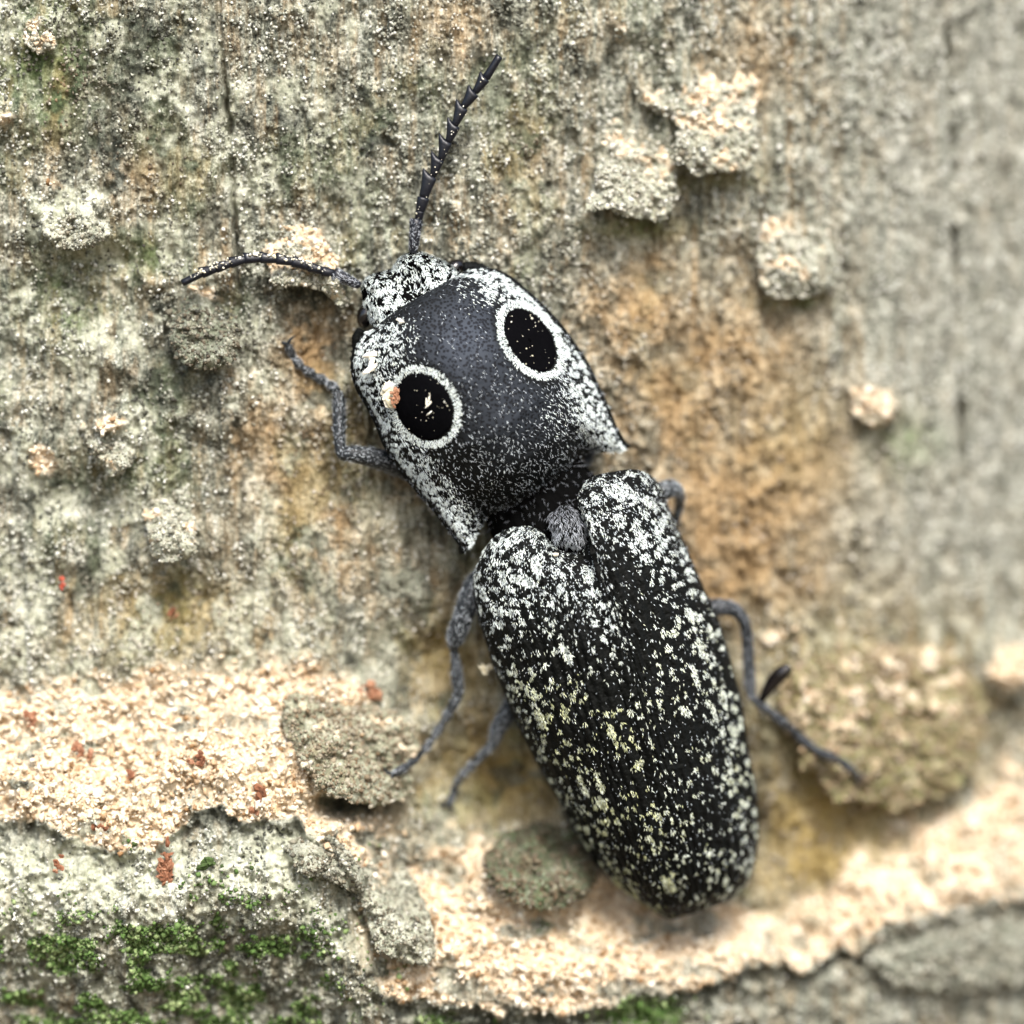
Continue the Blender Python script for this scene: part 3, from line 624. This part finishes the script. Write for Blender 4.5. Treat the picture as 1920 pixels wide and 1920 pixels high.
blots = [(1060, 1222, 20, 9, 1.1), (1012, 1345, 20, 7, 1.2), (1000, 1300, 12, 6, 1.2), (1055, 1335, 10, 6, 1), (1145, 1370, 22, 6, 1.25), (1120, 1462, 24, 5, 1.2), (1095, 1480, 16, 6, 1.1), (1125, 1500, 16, 9, .7), (1085, 1458, 10, 6, 1),
         (1195, 1430, 14, 7, 2.4), (1300, 1265, 26, 6, 1.3), (1280, 1330, 14, 8, .6), (1355, 1310, 26, 5, 1.35), (1372, 1365, 14, 9, 1), (1310, 1210, 18, 6, 1.3), (1250, 1655, 18, 7, 1), (1335, 1330, 20, 5, 1.3), (1215, 1570, 9, 6, .5),
         (1005, 1060, 22, 10, 1.2), (980, 1085, 26, 11, .3), (1195, 1000, 30, 8, 1.15), (1235, 985, 24, 8, 2.0), (1215, 940, 20, 9, .8), (1160, 920, 30, 14, .2), (960, 1010, 26, 10, 2.6), (1100, 1075, 20, 10, 1.1), (1290, 1150, 16, 8, 1.2), (1210, 1045, 14, 6, 1.2)]
elytra = []
for side, spec in ((-1, eL), (1, eR)):
    ns, nt = 260, 130
    S = np.linspace(0, 1, ns) ** 1.08; u = np.linspace(0, 1, nt)
    if side < 0: tt = np.cos(u * math.pi / 2) * .55 + (1 - u) * .45; T = 1 - tt; T = T * .996
    else: T = np.sin(u * math.pi / 2) * .55 + u * .45; T = .004 + T * .996
    q = coons(spec['front'], spec['left'], spec['rear'], spec['right'], S, T)
    s = S[:, None] + 0 * T; aT = (1 - T if side < 0 else T)[None] + 0 * s
    hs = np.interp(S, [0, .02, .06, .12, .25, .5, .75, .9, .97, 1], [.90, .98, 1.05, 1.10, 1.13, 1.03, .82, .62, .44, .26])[:, None]
    he = (np.interp(S, [0, .1, .5, .8, 1], [.74, .64, .46, .22, .10]) if side < 0 else np.interp(S, [0, .1, .5, .8, 1], [.62, .50, .30, .10, .03]))[:, None]
    pr = np.clip(1 - aT ** 2.5, 0, 1) ** .62
    h = he + (hs - he) * pr
    h = h + .025 * np.exp(-((s - .05) / .06) ** 2 - ((aT - .58) / .28) ** 2) - .03 * np.exp(-(aT / .03) ** 2) - .02 * np.exp(-((s - .02) / .05) ** 2 - (aT / .22) ** 2)
    h = h + .008 * np.cos(aT * math.pi * 2 * 11.5) * sst(.02, .14, s) * sst(1, .9, aT)
    h = h + .008 * fbm(q[..., 0] / 9, q[..., 1] / 9, 2, 400 + side)
    G = P(q[..., 0], q[..., 1], h); V, F = slab(G, .04)
    el = part('elytron', V, F, CUT, None, {'sky_sheen': np.zeros(len(V))})
    qx, qy = q[..., 0], q[..., 1]
    ca, sa = .29, .957                                             # long axis of the body in the picture
    al = qx * ca + qy * sa; ac = -qx * sa + qy * ca
    wob = .28 * fbm(al / 45, ac / 30, 2, 5 + side)
    f1, rid = cells(aT * 13 + wob, al / 21, 420 + side)
    big = fbm(al / 60, ac / 40, 3, 450)
    spot = sst(.40, .27, f1 / (.46 + .56 * rid) + .10 * fbm(qx / 5, qy / 5, 2, 425)) * (rid > .22)
    f2, rid2 = cells(aT * 19 + wob, al / 12, 430); spot2 = sst(.36, .22, f2) * (rid2 > .62)
    bz = 0
    for cx, cy, la, lb, an in blots:
        ux = (qx - cx) * math.cos(an) + (qy - cy) * math.sin(an); uy = -(qx - cx) * math.sin(an) + (qy - cy) * math.cos(an)
        bz = bz + sst(1.25, .75, np.sqrt((ux / la) ** 2 + (uy / lb) ** 2) + .25 * fbm(qx / 8, qy / 8, 2, 440))
    base_zone = sst(.30, .05, s); sidez = sst(.55, .95, aT)
    dens = np.clip(spot * (.75 + .3 * big + .3 * sidez) + spot2 * (.35 + .4 * sidez + .4 * base_zone) , 0, 1)
    dens = np.clip(dens + base_zone * clump(qx, qy, 10, 460, .52, .12) * .9 + sidez * .12 * clump(al / 1.6, ac, 8, 470, .1, .2), 0, 1)
    dens = dens * np.clip(1.0 + .5 * big - .3 * np.exp(-((aT - .35) / .25) ** 2) * sst(.1, .3, s), .12, 1)
    dens = np.clip(np.maximum(dens, np.clip(bz, 0, 1)), 0, 1) * (aT < .97)
    yl = np.clip(.70 + .3 * sst(.15, .5, s) * (1 if side < 0 else .6) * (.75 + .4 * big), 0, .97)
    nn_ = 7800 if side < 0 else 8200
    setae('setae', G, np.clip(dens - .26, 0, 1) ** 1.2 + 1.5e-3, nn_, .020, .0046, el, lambda i, j: yl[i, j], jit=.4, lift=.22)
    setae('setae', G, np.clip(.15 + .9 * base_zone, 0, 1) + .0 * s, 1700, .013, .0034, el, .5, jit=.5)
    elytra.append((G, q, h))
# ---- scutellum
ang = np.linspace(0, 2 * math.pi, 72, endpoint=False); rr = np.linspace(.03, 1, 22)[:, None]
shape = 1 + .06 * np.cos(2 * ang) + .07 * np.cos(5 * ang)
ux = rr * 40 * np.cos(ang) * shape; uy = rr * 36 * np.sin(ang) * shape; an = 1.0
qx = 1065 + ux * math.cos(an) - uy * math.sin(an); qy = 988 + ux * math.sin(an) + uy * math.cos(an)
hh = .90 + .07 * (1 - rr ** 2.6) - .015 * np.exp(-(ux / 6) ** 2) + 0 * ux
G = P(qx, qy, hh); G2 = P(qx[-1:], qy[-1:], hh[-1:] - .12); Gs = np.concatenate([G, G2])
V = np.concatenate([Gs.reshape(-1, 3), Gs[0].mean(0)[None]])
F = np.concatenate([grid_faces(23, 72, True), np.array([[23 * 72, k_, k_ + 1, (k_ + 2) % 72] for k_ in range(0, 72, 2)])])
scu = part('scutellum', V, F, CUT, None, {'sky_sheen': np.zeros(len(V))})
def away(p, i, j): return np.tile(np.array([[.28, 0, -.95]]), (len(p), 1))
setae('setae', G, np.ones(G.shape[:2]), 750, .032, .0028, scu, lambda i, j: np.clip(.16 + .3 * (i / 22.) * np.cos(j / 72. * 6.28 - .6) + rng.normal(0, .1, len(i)), .02, 1), away, .45, .3)

# ---- body: head, neck, thorax and abdomen, one continuous mesh
NT = 61; Tb = np.linspace(0, 1, NT); t = 2 * Tb - 1
secs = []
hf = [(676, 540), (683, 522), (702, 512), (722, 508), (734, 503), (744, 488), (760, 476), (780, 470), (804, 477), (822, 485), (845, 497), (862, 510)]
hl = [(676, 540), (680, 562), (690, 592), (712, 640)]; hr = [(862, 510), (872, 522), (884, 540), (896, 560)]
hre = [(712, 640), (760, 610), (830, 575), (896, 560)]
Sh = np.linspace(0, 1, 46); hc = coons(hf, hl, hre, hr, Sh, Tb)
hgrid = []
for k_, s_ in enumerate(Sh):
    ed = np.interp(s_, [0, .2, 1], [.74, .76, .80]) - .05 * (t > 0) * t
    am = np.interp(s_, [0, .05, .18, .5, .8, 1], [.02, .08, .13, .17, .17, .12])
    hh = ed + am * np.clip(1 - np.abs(t) ** 3, 0, 1) ** .8
    qx, qy = hc[k_, :, 0], hc[k_, :, 1]
    hh = hh - .07 * np.exp(-((qx - 770) / 34) ** 2 - ((qy - 535) / 26) ** 2) + .05 * np.exp(-((qx - 772) / 30) ** 2 - ((qy - 486) / 12) ** 2) + .04 * np.exp(-((qx - 700) / 26) ** 2 - ((qy - 526) / 14) ** 2)
    hh = hh + .006 * fbm(qx / 12, qy / 12, 2, 500)
    hgrid.append(hh)
    bot = np.interp(s_, [0, .15, 1], [.60, .50, .46])
    secs.append((hc[k_], hh, bot))
HG = P(hc[..., 0], hc[..., 1], np.array(hgrid))
for (a, b, top, bot) in [((745, 700), (935, 600), .84, .46), ((800, 800), (1000, 690), .88, .45), ((860, 890), (1050, 790), .86, .44), ((905, 965), (1085, 855), .74, .42), ((918, 995), (1102, 878), .72, .42),
                         ((930, 1030), (1130, 905), .76, .38), ((925, 1100), (1235, 985), .90, .32), ((940, 1240), (1330, 1160), .86, .22), ((1000, 1390), (1375, 1330), .72, .12), ((1080, 1530), (1395, 1480), .55, .06),
                         ((1150, 1630), (1390, 1600), .38, .06), ((1215, 1685), (1350, 1670), .26, .08), ((1262, 1706), (1300, 1702), .2, .12)]:
    a = np.array(a, float); b = np.array(b, float); ln = a[None] * (1 - Tb[:, None]) + b[None] * Tb[:, None]
    ed = (top + bot) / 2
    hh = ed + (top - ed) * np.sqrt(np.clip(1 - t ** 2, 0, 1)) + .02 * fbm(ln[:, 0] / 9, ln[:, 1] / 9, 3, 510)
    secs.append((ln, hh, bot))
rows = []
for ln, hh, bot in secs:
    tp = P(ln[:, 0], ln[:, 1], hh); e0 = (hh[0] + hh[-1]) / 2
    c = ln.mean(0); inn = c + (ln - c) * .93
    hb_ = e0 - .02 - (e0 - .02 - bot) * np.clip(1 - t ** 4, 0, 1) ** .6
    bt = P(inn[:, 0], inn[:, 1], hb_)[::-1]
    rows.append(np.concatenate([tp, bt]))
rows = np.array(rows); a, b, _ = rows.shape
V = np.concatenate([rows.reshape(-1, 3), rows[0].mean(0)[None], rows[-1].mean(0)[None]])
F = grid_faces(a, b, True)
caps = []
for base_, ci in ((0, a * b), ((a - 1) * b, a * b + 1)):
    caps += [[ci, base_ + k_, base_ + k_ + 1, base_ + (k_ + 2) % b] for k_ in range(0, b, 2)]
body = part('body', V, np.concatenate([F, np.array(caps)]), NECK, None)
hx, hy = hc[..., 0], hc[..., 1]
hd = np.clip(.08 + .95 * clump(hx, hy, 8, 520, -.02, .2), 0, 1) * (1 - .6 * np.exp(-((hx - 770) / 26) ** 2 - ((hy - 540) / 22) ** 2))
setae('setae', HG, hd ** 2 + .05, 3800, .022, .0048, body, .68, jit=.5)
# fine hairs fringing neck
NG = np.array([P(l_[:, 0], l_[:, 1], h_) for l_, h_, _ in secs[-10:-6]])
setae('setae', NG, np.ones(NG.shape[:2]), 220, .03, .0025, body, .0, jit=.9, lift=.8)

# ---- compound eyes
def ellipsoid(name, c, ax, m, parent=None, rot=None, base=None):
    V, F = ICO3; V = V * np.array(ax)
    if rot is not None: V = V @ np.array(rot).T
    return part(name, V + c, F, m, parent)
def rz(a): return np.array([[math.cos(a), 0, -math.sin(a)], [0, 1, 0], [math.sin(a), 0, math.cos(a)]])
ellipsoid('compound_eye', P(686, 590, .72), (.05, .07, .082), EYE, None, rz(-.25))
ellipsoid('compound_eye', P(850, 505, .68), (.05, .06, .075), EYE, None, rz(-.9))

# ---- antennae: eleven segments each
def loft(rows):
    rows = np.asarray(rows); a, b, _ = rows.shape
    V = np.concatenate([rows.reshape(-1, 3), rows[0].mean(0)[None], rows[-1].mean(0)[None]])
    F = [grid_faces(a, b, True)]
    for base_, ci in ((0, a * b), ((a - 1) * b, a * b + 1)):
        F.append(np.array([[ci, base_ + k_, base_ + k_ + 1, base_ + (k_ + 2) % b] for k_ in range(0, b, 2)]))
    return V, np.concatenate(F)
def segment(p0, p1, w0, w1, tooth, h0, h1, thick, parent, nm='antenna_segment'):
    """from p0 to p1 (picture points), half widths w0 to w1; tooth: extra reach of one far corner (side, px)"""
    p0 = np.array(p0, float); p1 = np.array(p1, float); d = p1 - p0; L = np.linalg.norm(d); d /= L; nrm = np.array([-d[1], d[0]])
    rows = []; nb = 16; ang = np.linspace(0, 2 * math.pi, nb, endpoint=False)
    for k_, u in enumerate([0, .06, .2, .4, .6, .8, .93, 1.0]):
        w = w0 + (w1 - w0) * u ** .8
        if u == 0: w *= .6
        if u > .95: w *= .86
        sx = np.cos(ang); side = np.clip(sx * tooth[0], 0, 1)
        off = side * tooth[1] * u ** 2.2
        along = u * L + side ** 2 * tooth[1] * .9 * u ** 4
        lat = sx * w + off * tooth[0]
        q = p0 + d * along[:, None] + nrm * lat[:, None]
        h = h0 + (h1 - h0) * u + np.sin(ang) * thick * (.6 + .4 * min(1, u * 3)) * (1 if 0 < u < .95 else .6)
        rows.append(P(q[:, 0], q[:, 1], h))
    V, F = loft(rows); return part(nm, V, F, ANT, parent)
def antenna(segs, hs, scape_hair=True):
    base = segs[0]
    root = None
    for k_, (p0, p1, w0, w1, tooth) in enumerate(segs):
        h0, h1 = hs(k_ / 11), hs((k_ + 1) / 11)
        if k_ == 0:
            root = segment(p0, p1, w0, w1, tooth, h0, h1, .036, None, 'antenna')
            sp = np.array(p0, float); sq = np.array(p1, float)
            g = [];
            for u in np.linspace(0.05, .95, 12):
                c = sp + (sq - sp) * u; d = (sq - sp) / np.linalg.norm(sq - sp); nr_ = np.array([-d[1], d[0]])
                a_ = np.linspace(-1.3, 1.3, 12); w = w0 + (w1 - w0) * u ** .8
                qq = c + nr_ * (np.sin(a_) * w)[:, None]; g.append(P(qq[:, 0], qq[:, 1], h0 + (h1 - h0) * u + np.cos(a_) * .036))
            setae('setae', np.array(g), np.ones((12, 12)), 150, .016, .0035, root, .2, jit=.6)
        else:
            segment(p0, p1, w0, w1, tooth, h0, h1, .024, root)
    return root
antenna([((774, 474), (781, 410), 8, 13, (1, 0)), ((785, 414), (787, 396), 7, 9, (1, 0)), ((787, 399), (794, 370), 8, 12, (-1, 0)), ((793, 372), (809, 331), 9, 11, (-1, 11)), ((811, 332), (824, 299), 6, 10, (-1, 12)), ((826, 302), (839, 266), 6, 10, (-1, 12)),
         ((840, 268), (854, 236), 6, 10, (-1, 12)), ((851, 238), (869, 202), 6, 10, (-1, 11)), ((868, 202), (889, 174), 6, 11, (-1, 8)), ((890, 174), (910, 147), 6, 10, (-1, 7)), ((910, 148), (937, 105), 8, 7, (-1, 1))],
        lambda u: .82 + .14 * u)
lp = crom([(676, 536), (624, 512), (603, 508), (582, 501), (554, 492), (529, 487), (504, 485), (476, 484), (451, 487), (426, 496), (405, 503), (380, 512), (341, 531)], 200)
cut = [0, .155, .215, .29, .38, .465, .55, .635, .715, .795, .875, 1.0]
sg = []
for k_ in range(11):
    a_ = lp[int(cut[k_] * 199)]; b_ = lp[min(199, int(cut[k_ + 1] * 199 + 2))]
    sg.append((a_, b_, (7 if k_ == 0 else 7), (13 if k_ == 0 else (10 if k_ < 10 else 7)), (1, 0 if k_ < 3 or k_ == 10 else 3.5)))
antenna(sg, lambda u: .82 + .05 * math.sin(u * 3) + .03 * u)

# ---- legs
def tube(path, nb=14, nper=10):
    """path rows: px, py, h, radius in px"""
    p = np.array(path, float); c = crom(p, len(p) * nper); W = P(c[:, 0], c[:, 1], c[:, 2]); r = np.maximum(c[:, 3], 1) / FR
    tg = np.gradient(W, axis=0); tg /= np.linalg.norm(tg, axis=1, keepdims=True) + 1e-9
    up = np.array([0, -1, 0.05]); sd = np.cross(tg, up); sd /= np.linalg.norm(sd, axis=1, keepdims=True) + 1e-9; u2 = np.cross(sd, tg)
    ang = np.linspace(0, 2 * math.pi, nb, endpoint=False)
    rows = W[:, None] + r[:, None, None] * (sd[:, None] * np.cos(ang)[None, :, None] + u2[:, None] * np.sin(ang)[None, :, None])
    return rows
def leg(main, tarsus, claws=True, ht=300, hair=.36):
    G = tube(main); V, F = loft(G); lg = part('leg', V, F, LEGM, None)
    Gw = np.concatenate([G, G[:, :1]], 1)
    setae('setae', Gw, np.ones(Gw.shape[:2]), ht * 3, .020, .0030, lg, hair, jit=.45, lift=.3, off=.001, tubular=True)
    if tarsus:
        tr = [list(q) for q in tarsus]
        c = crom(np.array(tr, float), 5 * 9)
        # five swollen joints
        ph = np.linspace(0, 5, len(c)); c[:, 3] *= 1 + .5 * np.sin((ph % 1) * math.pi) - .3
        W = tube(c[::1], nper=1); V, F = loft(W); ts = part('tarsus', V, F, LEGM, lg)
        Ww = np.concatenate([W, W[:, :1]], 1)
        setae('setae', Ww, np.ones(Ww.shape[:2]), ht * 2, .013, .003, ts, hair, jit=.5, lift=.3, off=.001, tubular=True)
        if claws:
            e = np.array(tarsus[-1], float); d = e[:2] - np.array(tarsus[-2][:2], float); d /= np.linalg.norm(d); nr_ = np.array([-d[1], d[0]])
            for sgn in (-1, 1):
                a1 = e[:2] + d * 7 + nr_ * sgn * 8; a2 = e[:2] + d * 10 + nr_ * sgn * 20
                W = tube([(e[0], e[1], e[2], 3.5), (a1[0], a1[1], e[2] + .01, 3), (a2[0], a2[1], e[2] - .03, 1)], 8, 6); V, F = loft(W); part('claw', V, F, LEGM, lg)
    return lg
def sh(px, py, up=.03):
    h = float(surf_h(px, py)[0])
    for _o, (qx, qy, Ht, sm) in FL:
        dd = (qx - px) ** 2 + (qy - py) ** 2; k_ = np.argmin(dd)
        if dd.ravel()[k_] < 64: h = max(h, float(Ht.ravel()[k_]))
    return h + up
leg([(800, 900, .55, 20), (745, 872, .60, 20), (700, 858, .66, 18), (660, 851, .70, 15), (645, 852, .70, 12), (638, 842, .70, 10), (636, 803, .68, 12), (636, 760, .66, 12), (634, 736, .65, 9)],
    [(634, 734, .65, 8), (612, 717, sh(612, 717, .06), 8), (588, 703, sh(588, 703, .05), 8), (566, 687, sh(566, 687, .04), 7), (550, 669, sh(550, 669, .03), 7), (540, 646, sh(540, 646, .03), 6)])
leg([(925, 1060, .50, 18), (888, 1100, .52, 19), (870, 1150, .52, 19), (854, 1196, .48, 17), (851, 1214, .45, 9), (853, 1230, .44, 8), (856, 1264, .42, 11), (859, 1300, .39, 10), (846, 1328, .36, 9)],
    [(846, 1328, .36, 8), (820, 1372, max(.30, sh(820, 1372, .03)), 7), (796, 1405, max(.30, sh(796, 1405, .04)), 7), (762, 1436, sh(762, 1436, .03), 7), (736, 1451, sh(736, 1451, .03), 6)], hair=.34)
leg([(985, 1290, .30, 18), (960, 1326, .30, 18), (934, 1366, .28, 15), (926, 1390, .26, 10), (912, 1408, .24, 8), (888, 1432, .20, 8)],
    [(888, 1432, .20, 8), (864, 1456, .14, 7), (852, 1480, sh(852, 1480, .04), 7), (842, 1506, sh(842, 1506, .03), 6)], hair=.34)
leg([(1190, 960, .40, 18), (1230, 930, .42, 18), (1256, 916, .40, 17), (1271, 924, .33, 12), (1274, 946, .20, 9), (1262, 990, .06, 8)],
    [(1262, 990, .06, 8), (1250, 1030, sh(1250, 1030, .04), 7), (1236, 1080, sh(1236, 1080, .03), 6)], hair=.45)
RL = leg([(1310, 1150, .26, 16), (1338, 1139, .28, 16), (1366, 1140, .28, 14), (1388, 1153, .26, 11), (1399, 1180, .22, 10), (1403, 1230, .14, 11), (1406, 1280, .12, 11), (1408, 1304, .11, 9)],
         [(1408, 1306, .11, 8), (1430, 1324, .10, 8), (1460, 1347, max(.12, sh(1460, 1347, .06)), 8), (1494, 1377, sh(1494, 1377, .05), 8), (1534, 1409, sh(1534, 1409, .05), 8), (1572, 1424, sh(1572, 1424, .04), 7), (1608, 1454, sh(1608, 1454, .03), 6)], hair=.16)
leg([(1040, 800, .50, 18), (1085, 770, .52, 18), (1120, 770, .50, 15), (1120, 800, .40, 11), (1100, 860, .26, 11)], [(1100, 860, .26, 8), (1090, 900, .22, 7), (1085, 930, sh(1085, 930, .03), 6)], hair=.3)
W = tube([(1424, 1320, .10, 5), (1434, 1302, .13, 9), (1450, 1278, .14, 14), (1466, 1262, .16, 14), (1481, 1250, .17, 9)], 16, 10); V, F = loft(W)
lobe = part('tibial_lobe', V, F, EYE, RL); lobe['label'] = 'glossy black oblong lobe on the leg joint'

# ================================================================ crumbs, splinters and frass
def lump(px, py, h, r, m, name, label, cat, group=None, stretch=(1, 1, 1), rot=0., seed=0, tint=.5, rough=.35):
    V, F = ICO2; nz = fbm(V[:, 0] * 1.7 + seed * 3, V[:, 1] * 1.7 + V[:, 2] * 2.3, 3, 600 + seed)
    V = V * (1 + rough * nz)[:, None] * np.array(stretch) * r / FR
    V = V @ rz(rot).T
    o = mesh_obj(name, V, F, m, None, {'tint': np.clip(tint + .5 * nz, 0, 1)}, smooth=False)
    o.location = P(px, py, h); return tag(o, label, cat, group)
def bits(px, py, h, n, r, spread, m, name, label, cat, seed=0, stretch=(1, .7, .62), rot=None, tint=.5):
    """one crumbly thing made of touching shreds"""
    rg = np.random.default_rng(700 + seed)
    Vs, Fs, off, ti = [], [], 0, []
    for k_ in range(n):
        V, F = ICO2; nz = fbm(V[:, 0] * 2 + k_, V[:, 1] * 2 + V[:, 2] * 2, 2, 620 + seed + k_)
        V = V * (1 + .6 * nz)[:, None] * np.array(stretch) * r * rg.uniform(.6, 1.2) / FR
        a_ = rot if rot is not None else 0; a_ = a_ + rg.normal(0, .7 if rot is not None else 3)
        V = V @ rz(a_).T + np.array([rg.normal(0, spread[0]), rg.normal(0, .3 * min(spread)), rg.normal(0, spread[1])]) / FR
        Vs.append(V); Fs.append(F + off); off += len(V); ti.append(np.clip(tint + .4 * nz + rg.normal(0, .15), 0, 1))
    o = mesh_obj(name, np.concatenate(Vs), np.concatenate(Fs), m, None, {'tint': np.concatenate(ti)}, smooth=False)
    o.location = P(px, py, h); return tag(o, label, cat)
# on the beetle
f1 = bits(731, 742, float(pro_h(731, 742)) + .02, 14, 12, (5, 20), CHIP, 'wood_flake', 'cream wood flake with reddish patch on the eyespot rim', 'wood flake', 1, (1, .3, .5), 1.3, .45)
rgp = bits(741, 746, float(pro_h(741, 746)) + .035, 12, 5.5, (3, 8), FRASS, 'reddish_patch', None, None, 2, (1, .6, .7), 1.4, .8)
rgp.parent = f1; rgp.location = Vector(P(741, 746, float(pro_h(741, 746)) + .035)) - f1.location
bits(697, 682, float(pro_h(697, 682)) + .025, 5, 14, (1.5, 9), CHIP, 'wood_splinter', 'long creamy splinter lying on the pronotum shoulder beside the head', 'splinter', 3, (1, .35, .38), 1.5, .8)
bits(751, 602, float(pro_h(751, 602)) + .012, 2, 8, (2, 1), CHIP, 'wood_chip', 'tiny white chip at the pronotum front edge behind the head', 'wood chip', 4, (1, .5, .5), .1, .95)
bits(803, 757, float(pro_h(803, 757)) + .022, 5, 8, (2.2, 9), CHIP, 'wood_splinter', 'thin bent white splinter in the middle of a black eyespot', 'splinter', 5, (1, .25, .25), 1.3, .95)
lump(897, 1092, .70, 9, CHIP, 'wood_crumb', 'white crumb on the shoulder of the wing case', 'crumb', None, (1, .8, .8), .3, 6, .9)
lump(1042, 1040, 1.02, 5, CHIP, 'wood_crumb', 'minute cream crumb on the wing case behind the scutellum', 'crumb', None, (1, .8, .8), .3, 7, .7)
bits(912, 1252, .52, 2, 12, (2, 3), CHIP, 'wood_flake', 'pale greenish flake sticking out from the wing case side edge', 'wood flake', 8, (1, .3, .6), .9, .35)
# dust on the eyespots and antennae
pts = []; rad = []
for e, n in zip(eyes, (26, 34)):
    (cx, cy), dr, a, b = e; l = math.hypot(*dr); dx, dy = dr[0] / l, dr[1] / l
    r_ = np.sqrt(rng.random(n)) * .95; an = rng.uniform(0, 6.28, n); u = r_ * a * np.cos(an); v = r_ * b * np.sin(an)
    qx = cx + u * dx - v * dy; qy = cy + u * dy + v * dx; pts.append(P(qx, qy, pro_h(qx, qy) + .016)); rad.append(rng.gamma(2, .0011, n) + .001)
n = 150; u = rng.random(n); q = lp[(u * 150 + 40).astype(int)]
pts.append(P(q[:, 0] + rng.normal(0, 3, n), q[:, 1] - 5 + rng.normal(0, 3.5, n), .87 + .03 * u + .03 * rng.random(n))); rad.append(rng.gamma(2.5, .0016, n) + .002)
n = 24; u = rng.random(n); q = crom([(781, 410), (794, 370), (823, 301), (853, 238), (888, 175), (937, 105)], 200)[(u * 199).astype(int)]
pts.append(P(q[:, 0] + rng.normal(0, 5, n), q[:, 1] + rng.normal(0, 4, n), .84 + .14 * u + .025)); rad.append(rng.gamma(2, .0015, n) + .0015)
pts = np.concatenate(pts); rad = np.concatenate(rad); n = len(pts)
V, F = scatter(OCT_V, OCT_F, pts, randrot(n), rad[:, None] * rng.uniform(.6, 1.5, (n, 3)))
tag(mesh_obj('dust', V, F, CHIP, None, {'tint': np.repeat(rng.uniform(.4, 1, n), 6)}), 'white dust specks on the eyespots and antennae', 'dust', kind='stuff')
# on the trunk
def on(px, py, up=.02): return float(surf_h(px, py)[0]) + up
bits(57, 1348, on(57, 1348), 5, 11, (6, 8), FRASS, 'frass_crumb', 'brown frass crumb on the sawdust shelf, farthest from the beetle', 'frass', 11)
bits(375, 1430, on(375, 1430), 5, 10, (8, 6), FRASS, 'frass_crumb', 'rusty frass crumb in the middle of the sawdust shelf', 'frass', 12)
bits(492, 1488, on(492, 1488), 6, 10, (5, 6), FRASS, 'frass_crumb', 'dark brown frass crumb above the grey shelf edge', 'frass', 13, tint=.3)
bits(476, 1520, on(476, 1520), 3, 7, (5, 3), FRASS, 'frass_crumb', 'small orange-brown crumb right at the grey shelf edge', 'frass', 14, tint=.6)
bits(705, 1300, on(705, 1300, .05), 6, 12, (12, 6), FRASS, 'frass_crumb', 'reddish frass crumb above the mossy bark block', 'frass', 15, tint=.7)
bits(312, 1632, on(312, 1632, .03), 46, 8, (6, 14), FRASS, 'frass_shred', 'ragged rusty fibre tuft hanging below the shelf edge', 'frass', 16, (1, .45, .4), 1.4, .5)
bits(108, 1627, on(108, 1627), 5, 8, (4, 9), FRASS, 'frass_crumb', 'brown frass crumb on the pale crust under the shelf', 'frass', 17)
bits(115, 1096, on(115, 1096), 3, 6, (3, 4), REDM, 'red_crumb', 'bright red speck on the yellowish bark', 'crumb', 18, tint=.6)
bits(142, 1408, on(142, 1408), 5, 10, (14, 5), FRASS, 'frass_crumb', 'flat amber frass crumb lying on the sawdust', 'frass', 19, tint=.8)
bits(245, 1450, on(245, 1450), 4, 8, (6, 5), FRASS, 'frass_crumb', 'small tan-brown crumb on the open sawdust', 'frass', 20, tint=.55)
bits(190, 1548, on(190, 1548), 5, 9, (9, 6), FRASS, 'frass_crumb', 'maroon frass crumb in the dip of the shelf edge', 'frass', 21, tint=.35)
bits(385, 1622, on(385, 1622), 5, 10, (8, 6), MOSSM, 'moss_tuft', 'dark moss tuft beside the rusty fibre tuft', 'moss tuft', 22, tint=.1)
bits(60, 1865, on(60, 1865), 2, 8, (3, 7), FRASS, 'frass_crumb', 'orange-brown sliver among the moss', 'frass', 23, (1, .4, .4), 1.5, .85)
bits(320, 1150, on(320, 1150), 3, 8, (5, 6), FRASS, 'frass_crumb', 'brown sliver on the yellow bark above the shelf', 'frass', 24, tint=.6)
